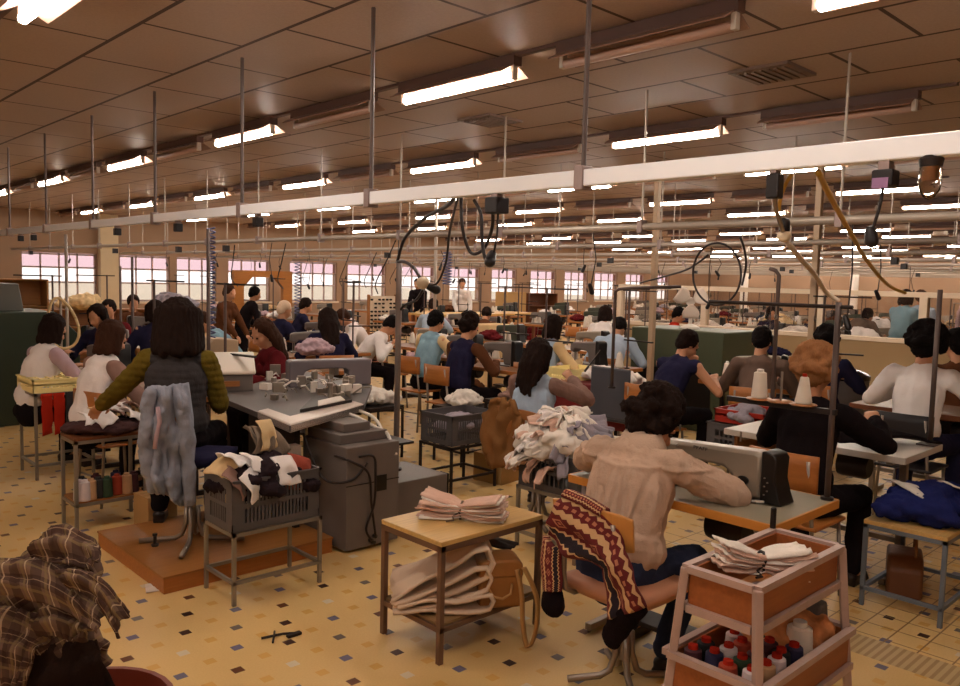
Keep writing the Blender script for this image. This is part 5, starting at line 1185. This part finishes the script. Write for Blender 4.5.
heap_at('white knit heap on a low dark stand behind the bent grey post',4.45,6.1,.50,0,.8); shelf_table('crate_stand','low dark stand with white knit heap behind the grey bent post','stand',4.25,4.65,5.9,6.3,.5,.15,DARK,DARK,.02,None)
heap_at('pale cloth heap on the table right of the navy sweater worker',5.2,4.95,.62,2,.7); shelf_table('crate_stand','dark stand with a pale cloth heap behind the long haired woman','stand',5.0,5.4,4.78,5.18,.62,.15,DARK,DARK,.02,None)
heap_at('blue lilac shirt heap on the table behind the control box',4.35,7.0,.90,7,.8); desk_at('wooden table with the blue lilac heap behind the control box',4.35,7.1)
t=thing('control_box','beige slanted control box behind the grey control box','control box',(3.4,7.3,.78)); MB().prism([(-.2,0),(.2,0),(.2,.28),(-.05,.3),(-.2,.1)],.35,Matrix(((1,0,0),(0,0,-1),(0,1,0))),(0,.17,0)).build('box_body',mat('beige_enamel',(184,162,134),.4,0,.05),t,bevel=.01); MB().bb(-.1,.1,-.18,-.171,.05,.12).build('vent',DARK,t)
desk_at('wooden table under the beige slanted control box',3.4,7.35)

# clothes and piles beyond the partition glass
LAV=fabric('lavender_cloth',(176,150,190)); 
for i,(x,y,z,k,sc) in enumerate(((13.2,4.0,.77,5,1.3),(13.3,5.1,.77,1,1.5),(13.2,6.1,.77,0,1.3),(14.9,3.4,.77,7,1.5),(15.2,5.9,.77,1,1.6),(15.4,7.6,.77,5,1.5),(13.3,7.9,.77,0,1.3),(16.9,6.3,.77,1,1.7),(17.0,8.4,.77,5,1.6))):
    desk_at('wooden table with %s cloth pile beyond the partition glass, %s from the right'%(GC[k][1],ORD[i]),x,y); heap_at('%s cloth pile on a table beyond the partition glass, %s from the right'%(GC[k][1],ORD[i]),x,y,.772,k,sc,i*.7)
rk=thing('garment_rack','steel rack of hanging lavender and white garments beyond the partition at right','rack',(13.6,3.35,0),0)
MB().tube([(0,-.55,0),(0,-.55,1.5),(0,.55,1.5),(0,.55,0)],.014,8).build('rail_frame',STEEL,rk)
for i in range(9):
    y_=-.45+.11*i; m_=(LAV,F_WHITE,F_LILAC)[i%3]
    b_=MB(); b_.prism([(-.22,0),(.22,0),(.2,.62),(.05,.7),(-.05,.7),(-.2,.62)],.05,Matrix(((1,0,0),(0,0,-1),(0,1,0))),(0,.025,0)); me_=remesh(b_,.02,2,folds(.03,7,i),'garment')
    o=mobj('hanging_garment',me_,m_); o.location=(13.6,3.35+y_,.76+.01*(i%3)); tag(o,'%s garment hanging on the rack beyond the partition, %s from the right'%({0:'lavender',1:'white',2:'lilac'}[i%3],ORD[i]),'garment','garments hanging on the far rack')
    MB().tube([(0,0,.7),(0,0,.74)],.006,5).build('hanger_hook',STEEL,o)
# ------------------------------------------------------------------ cables, sockets, hoses under the rails
CAB=mat('black_cable',(40,30,30),.5); SOCK=mat('black_socket',(30,24,26),.4,0,.1); HOSE=mat('yellow_air_hose',(186,142,58),.5,0,.06); CREAMP=mat('cream_lamp_plastic',(216,198,170),.4,0,.04)
def cable(label,pts,r=.008,m=None,name='power_cable',cat='cable'):
    return tag(MB().tube(bez(pts,8),r,8).build(name,m or CAB,None,smooth=True),label,cat)
def rp(px,py,X): return tuple(onx(px,py,X))
top=V((pb.x-.01,pb.y+.01,1.80))
cable('thick black flexible conduit rising from the bent grey post to the rail',[tuple(top),rp(405,238,3.3),rp(425,218,3.1),rp(448,205,2.8),rp(460,187,2.56)],.011)
cable('black cable loop hanging from the white rail above the bent post',[rp(461,188,2.56),rp(462,225,2.56),rp(468,248,2.6),rp(475,254,2.6),rp(485,247,2.6),rp(492,228,2.56),rp(493,212,2.52)],.008)
cable('thin black cable dropping from the white rail to the cream work lamp',[rp(460,189,2.56),rp(450,230,2.9),rp(446,262,3.1),rp(438,282,3.2),rp(430,285,3.25)],.007)
cable('black cable drooping from the white rail to the black inline plug',[rp(474,200,2.53),rp(481,215,2.53),rp(482,240,2.53),rp(485,258,2.53),rp(488,260,2.53)],.008)
cable('curved black cable from the bent post down to the cream work lamp',[tuple(top),rp(405,262,3.35),rp(414,268,3.3),rp(420,278,3.27)],.011)
cable('black cable curling from the cream work lamp back toward the bent post',[rp(423,290,3.26),rp(416,300,3.3),rp(405,305,3.4),rp(399,312,3.43)],.009)
q=V(rp(423,283,3.25)); t=thing('work_lamp','cream work lamp with black socket hanging near the bent grey post','lamp',tuple(q)); MB().ell((0,0,0),(.045,.045,.04)).build('shade',CREAMP,t,smooth=True); MB().cap((.03,-.03,-.02),(.06,-.06,-.04),.026,.03).build('socket',SOCK,t,smooth=True)
def plug(label,p,ln=.1,w=.03,ang=.5):
    t=thing('inline_plug',label,'plug',tuple(p),ang,'plugs hanging below the overhead rails'); MB().cap((-ln/2*math.cos(ang),0,-ln/2*math.sin(ang)),(ln/2*math.cos(ang),0,ln/2*math.sin(ang)),w,w*.8).build('plug_body',SOCK,t,smooth=True); return t
plug('large black inline plug at the end of the drooping cable',V(rp(491,258,2.53)),.06,.026,.6)
cable('thin black cord running from the black inline plug up to the rail',[rp(494,252,2.53),rp(497,235,2.52),rp(498,212,2.51)],.005)
def jbox(label,px_,w=.06,h=.09,X=2.5,lite=False,i=0):
    p=onx(px_,0,X); y=ray(px_,200).y/ray(px_,200).x*X
    t=thing('junction_box',label,'socket box',(X,y,2.02 if X<2.6 else 2.03),0,'junction boxes under the rails'); MB().bb(-w*.6,w*.6,-w*.6,w*.6,-h/2,h/2).build('box_body',SOCK,t,bevel=.006)
    MB().bb(-.02,.02,-w*.3,w*.3,h/2,.09 if X<2.6 else .05).build('clip',CLAMP,t)
    if lite: MB().bb(-w*.6-.004,-w*.6,-.02,.025,-.03,.0).build('switch',mat('lilac_switch',(150,110,150),.4),t)
    return t
jbox('black junction box under the white rail near its middle',497,.065,.07); jbox('black junction box with lilac switch under the white rail right end',884,.05,.05,2.5,True); jbox('black hanging connector under the white rail above the cream lamp head',774,.036,.08)
for i,x_ in enumerate((20,33,117,178,258)): jbox('small black junction box under the far left of the white rail, %s'%ORD[i],x_,.045,.06)
# yellow hoses, lamp head at right, cable reel loop
cable('yellow air hose hanging from the white rail down to the right table',[rp(818,172,2.52),rp(832,200,2.9),rp(850,232,3.5),rp(868,262,4.2),rp(888,285,4.9),rp(905,293,5.2)],.010,HOSE,'air_hose','hose')
cable('short yellow hose hanging from the rail beside the black connector',[rp(792,174,2.54),rp(785,185,2.56),rp(780,200,2.58),rp(779,210,2.6)],.007,HOSE,'air_hose','hose')
cable('metal drop cord from the black connector to the cream lamp head',[rp(774,196,2.5),rp(776,210,2.55),rp(780,222,2.6),rp(783,232,2.65)],.008,STEEL)
q=V(rp(784,236,2.66)); t=thing('work_lamp','round cream lamp head hanging below the white rail at the right','lamp',tuple(q)); MB().ell((0,0,0),(.022,.024,.022)).build('shade',CREAMP,t,smooth=True); MB().cap((0,0,.02),(.0,0,.045),.018,.018).build('socket',SOCK,t,smooth=True)
cable('pale cord from the round cream lamp head down to the dark thread stand',[rp(788,243,2.68),rp(800,258,2.9),rp(815,275,3.2),rp(826,292,3.45),(3.505,1.45,1.64)],.010,mat('pale_cord',(196,178,160),.5))
q=V(rp(871,236,2.5)); plug('black plug hanging on its cord at the right under the rail',q,.03,.02,1.4); cable('thin black cord holding the plug at the right under the rail',[rp(884,182,2.5),rp(880,205,2.5),rp(874,225,2.5),tuple(q)],.005)
ring=[]
for k in range(33):
    a=k*2*PI/32; ring.append(rp(717+24*math.cos(a),274+31*math.sin(a),5.2))
cable('large dark ring of coiled cable hung at the post of the white table',ring,.008)
cable('dark cable arc from the coiled ring up to the rail',[rp(742,285,5.2),rp(746,265,5.1),rp(744,248,4.95),rp(740,237,4.9)],.008); cable('dark cable from the coiled ring to the left cross arm',[rp(708,255,5.3),rp(690,268,5.5),rp(670,275,5.8),rp(640,283,6.0)],.008)
t=thing('warning_lamp','glass jar ceiling lamp with brown socket hanging at the right end','lamp',(2.5,.80,2.065))
MB().lathe([(.029,-.02),(.033,0),(.026,.01)],(0,0,0),16).build('cap',DARK,t,auto=True); MB().lathe([(.014,-.06),(.016,-.02)],(0,0,0),12).build('lamp_socket',WMID,t,auto=True)
gm=bpy.data.materials.new('lamp_glass'); gm.use_nodes=True; bb_=gm.node_tree.nodes['Principled BSDF']; bb_.inputs['Transmission Weight'].default_value=1; bb_.inputs['Roughness'].default_value=.05; bb_.inputs['Base Color'].default_value=(.9,.82,.74,1)
MB().lathe([(.029,-.018),(.03,-.06),(.027,-.085),(.016,-.105),(.004,-.112)],(0,0,0),16).build('glass_jar',gm,t,auto=True)
# pendant plugs below the further rails
r=random.Random(5); n=0
PB=MB().cap((0,0,-.03),(0,0,.035),.02,.016).mesh('plug_body',True); PB.materials.append(SOCK); PBX=MB().bb(-.035,.035,-.035,.035,-.04,.04).mesh('plug_box'); PBX.materials.append(SOCK)
for i,X in enumerate(RX[1:8]):
    y=.3*X+.5; k=0
    while y<min(20,3.9*X):
        L=r.choice((.04,.06,.2,.4,.55)); t=thing('pendant_plug','black plug on a drop cord under the %s pipe rail, %s from the right'%(ORD[i],ORD[min(k,19)]),'plug',(X,y,2.07),0,'pendant plugs under the pipe rails')
        if L>.1: MB().tube([(0,0,0),(.02*r.uniform(-1,1),.03*r.uniform(-2,2),-L*.5),(0,0,-L)],.005,5).build('cord',CAB,t)
        o=bpy.data.objects.new('plug_body',PBX if L<.1 else PB); COL.objects.link(o); o.parent=t; o.location=(0,0,-L-.03 if L>.1 else -.06); o.rotation_euler=(r.uniform(-.5,.5),r.uniform(-.5,.5),r.random()*3) if L>.1 else (0,0,0)
        y+=r.uniform(1.2,2.6); k+=1; n+=1
# slanting cords between rails and stations
for i in range(9):
    X=RX[1+i%4]; Y=X*r.uniform(.6,2.4); 
    if Y>18: Y=15
    cable('slanting black power cord from the %s pipe rail to a station, %s'%(ORD[i%4],ORD[i]),[(X,Y,2.05),(X+.15,Y+.35,1.85),(X+.35,Y+.8,1.62),(X+.6,Y+1.1,1.5)],.007)
# blue coiled cords
def coil(label,p,h,rr,turns,m):
    return tag(MB().tube([(p[0]+rr*math.cos(a),p[1]+rr*math.sin(a),p[2]-h*a/(turns*2*PI)) for a in [k*PI/5 for k in range(turns*10)]],.008,5).build('coiled_cord',m,None,smooth=True),label,'cord')
BLC=mat('blue_cord',(96,100,140),.5)
coil('blue grey coiled cord hanging beside the dark post left of centre',(3.27,7.0,2.1),1.0,.035,22,BLC); coil('violet coiled cord hanging above the centre windows',(7.25,8.3,2.05),.45,.06,12,BLC); coil('long violet coiled cord below the pipe rail near the centre rack',(7.25,12.2,1.9),.9,.05,16,BLC)
tag(MB().tube([(3.22,6.95,0),(3.22,6.95,2.08)],.018,8).build('steel_post',RODM,None,smooth=True),'dark steel post rising to the rail behind the grey vested woman','post')
tag(MB().tube([(4.35,6.35,.0),(4.35,6.35,CZ-.003)],.022,8).build('downpipe',PIPE,None,smooth=True),'thin white pipe from floor to ceiling behind the bent grey post','pipe') if False else None
p_=at(437,190,CZ); tag(MB().tube([(p_.x,p_.y,0),(p_.x,p_.y,CZ-.002)],.025,8).build('downpipe',PIPE,None,smooth=True),'pale downpipe from floor to ceiling left of the cable loop','pipe')
for i,(px_,Y,zt) in enumerate(((66,9.0,2.05),(132,9.5,1.85),(120,11.0,1.75))):
    q=ony(px_,250,Y); tag(MB().tube([(q.x,Y,0),(q.x,Y,zt)],.016,8).build('steel_post',PIPE if i==0 else RODM,None,smooth=True),('pale steel post before the far left windows','thin dark post left of the grey vested woman','second thin dark post left of the grey vested woman')[i],'post')
# ------------------------------------------------------------------ plaid shirt on a chair, bottom left
def plaid(name,uv):
    m=bpy.data.materials.new(name); m.use_nodes=True; tt=m.node_tree; L=tt.links.new; b=tt.nodes['Principled BSDF']; b.inputs['Roughness'].default_value=.95; b.inputs['Specular IOR Level'].default_value=.08
    tc=nd(tt,'ShaderNodeTexCoord'); sp=nd(tt,'ShaderNodeSeparateXYZ')
    if uv: L(tc.outputs['UV'],sp.inputs[0]); a_,b_=sp.outputs[0],sp.outputs[1]; per=1.0
    else:
        mp=nd(tt,'ShaderNodeMapping'); mp.inputs['Rotation'].default_value=(.5,.3,.6); L(tc.outputs['Object'],mp.inputs[0]); L(mp.outputs[0],sp.inputs[0]); a_,b_=sp.outputs[0],sp.outputs[2]; per=.075
    def Mx(op,x,y=0):
        n=nd(tt,'ShaderNodeMath',operation=op)
        for k,v in enumerate((x,y)):
            if isinstance(v,(int,float)): n.inputs[k].default_value=v
            else: L(v,n.inputs[k])
        return n.outputs[0]
    prev=lin((122,98,82))+(1,)
    def layer(mask,col,prev):
        mx=nd(tt,'ShaderNodeMix',data_type='RGBA'); L(mask,mx.inputs[0]); mx.inputs[7].default_value=lin(col)+(1,)
        if isinstance(prev,tuple): mx.inputs[6].default_value=prev
        else: L(prev,mx.inputs[6])
        return mx.outputs[2]
    fr=[Mx('FRACT',Mx('DIVIDE',q,per)) for q in (a_,b_)]
    for f in fr: prev=layer(Mx('MULTIPLY',Mx('LESS_THAN',f,.45),.62),(66,46,42),prev)
    for f in fr: prev=layer(Mx('MULTIPLY',Mx('LESS_THAN',Mx('ABSOLUTE',Mx('SUBTRACT',f,.62)),.05),.55),(142,120,84),prev)
    prev=layer(Mx('MULTIPLY',Mx('LESS_THAN',Mx('ABSOLUTE',Mx('SUBTRACT',fr[0],.78)),.025),.75),(200,176,146),prev); prev=layer(Mx('MULTIPLY',Mx('LESS_THAN',Mx('ABSOLUTE',Mx('SUBTRACT',fr[1],.22)),.02),.5),(180,150,120),prev)
    L(prev,b.inputs['Base Color']); return m
pm_=plaid('brown_plaid',False); pu_=plaid('brown_plaid_sheet',True); DKB=fabric('dark_brown_lining',(44,32,28))
t=thing('stool','wooden stool at the bottom left hidden under the plaid shirt','stool',(.62,2.42,0),rad(35))
MB().bb(-.2,.2,-.2,.2,.40,.43).build('seat',WMID,t,bevel=.008)
for sx in (-1,1):
    for sy in (-1,1): MB().tube([(sx*.17,sy*.18,0),(sx*.16,sy*.17,.40)],.012,8).build('leg',STEEL,t,smooth=True)
b=MB()
def pp(px_,py_,dz): return at(px_,py_,dz)
for (a_,b2,r0,r1) in (((50,552,.90),(82,552,.90),.06,.062),((62,545,.93),(72,548,.93),.05,.05),((40,560,.90),(85,572,.88),.05,.05),((10,590,.80),(80,600,.78),.07,.07),((0,615,.72),(70,640,.66),.09,.09),((20,650,.6),(50,690,.46),.11,.09),((-30,610,.75),(-20,690,.5),.12,.12),((88,628,.66),(104,662,.5),.035,.032)):
    b.cap(pp(*a_),pp(*b2),r0,r1,1,.8)
def dpl(p,n): return .012*noise.noise(V((p.x*9,p.y*9,p.z*7)))-.022*abs(noise.noise(V((p.x*8+p.z*6,p.y*10,p.z*12))))
core=mobj('plaid_shirt',remesh(b,.010,8,dpl,'plaid_shirt'),pm_); tag(core,'brown plaid shirt heaped over the stool in the bottom left corner','shirt')
def lp3(P,s):
    x=s*(len(P)-1); i=min(int(x),len(P)-2); return P[i].lerp(P[i+1],x-i)
def flap(name,A,B,seed,L_,W_,am=.012,puff=.03,n=(34,18),m=None):
    g=[]; A=bez(A,6); B=bez(B,6)
    for i in range(n[0]+1):
        s=i/n[0]; a=lp3(A,s); b=lp3(B,s); row=[]
        for j in range(n[1]+1):
            f=j/n[1]; p=a.lerp(b,f); k=V((s*5+seed,f*3,seed)); d=UP*.6-FW*.8
            row.append(p+d*(puff*math.sin(f*PI)+am*1.6*noise.noise(k)-am*2.2*abs(noise.noise(V((s*9+f*2+seed,f*2-s*2,seed))))+am*.5*math.sin(f*13+s*5+seed)))
        g.append(row)
    q=MB().grid(g); q.uv={k:(u*L_/.085,v*W_/.085) for k,(u,v) in q.uv.items()}
    return q.build(name,m or pu_,core,smooth=True,solid=.006)
flap('hood_fold',[pp(36,546,.97),pp(50,531,1.0),pp(64,524,1.02),pp(82,533,1.0),pp(97,541,.97),pp(98,562,.92)],[pp(30,556,.94),pp(45,560,.94),pp(60,563,.94),pp(76,566,.93),pp(88,568,.92),pp(92,572,.90)],5,.3,.12,.016)
flap('sleeve',[pp(-14,560,.93),pp(15,556,.94),pp(38,556,.94),pp(62,568,.91),pp(86,590,.86),pp(108,610,.80)],[pp(-14,590,.86),pp(15,595,.85),pp(38,601,.84),pp(65,611,.82),pp(86,624,.79),pp(98,634,.77)],3,.45,.17,.012)
flap('cuff_flap',[pp(58,570,.93),pp(84,570,.93),pp(108,585,.88),pp(129,612,.80)],[pp(66,586,.89),pp(86,594,.87),pp(103,610,.82),pp(117,638,.74)],11,.28,.12,.014)
flap('pocket_flap',[pp(34,612,.80),pp(55,606,.81),pp(84,616,.77),pp(92,628,.74)],[pp(36,634,.74),pp(58,636,.74),pp(74,642,.71),pp(88,640,.71)],17,.22,.1,.012)
flap('front_panel',[pp(-12,606,.80),pp(14,606,.80),pp(36,616,.77),pp(50,630,.73)],[pp(-16,690,.58),pp(2,690,.58),pp(14,690,.58),pp(26,684,.59)],23,.25,.3,.014)
flap('lining',[pp(30,634,.70),pp(55,640,.69),pp(80,640,.69),pp(96,640,.68)],[pp(10,700,.5),pp(50,706,.5),pp(90,700,.5),pp(118,690,.5)],29,.25,.2,.012,m=DKB)
t=thing('plastic_tub','red brown plastic tub rim at the bottom left below the plaid shirt','tub',tuple(at(84,709,.47))[:2]+(0,),rad(-20))
RB=mat('red_brown_plastic',(122,52,36),.4,0,.08)
MB().lathe([(.17,.02),(.21,.44),(.225,.475),(.24,.475),(.24,.455),(.2,.02)],(0,0,0),28).build('tub_wall',RB,t,auto=True); MB().lathe([(.0,.0),(.17,.0),(.17,.03),(0,.03)],(0,0,0),24).build('bottom',RB,t)
# ------------------------------------------------------------------ world
w=bpy.data.worlds.new('daylight'); scene.world=w; w.use_nodes=True; bg=w.node_tree.nodes['Background']; bg.inputs[0].default_value=(1,.94,.92,1); bg.inputs[1].default_value=.32
vs=scene.view_settings; vs.view_transform='Standard'; vs.look='None'; vs.exposure=2.5; vs.gamma=1; vs.use_curve_mapping=False
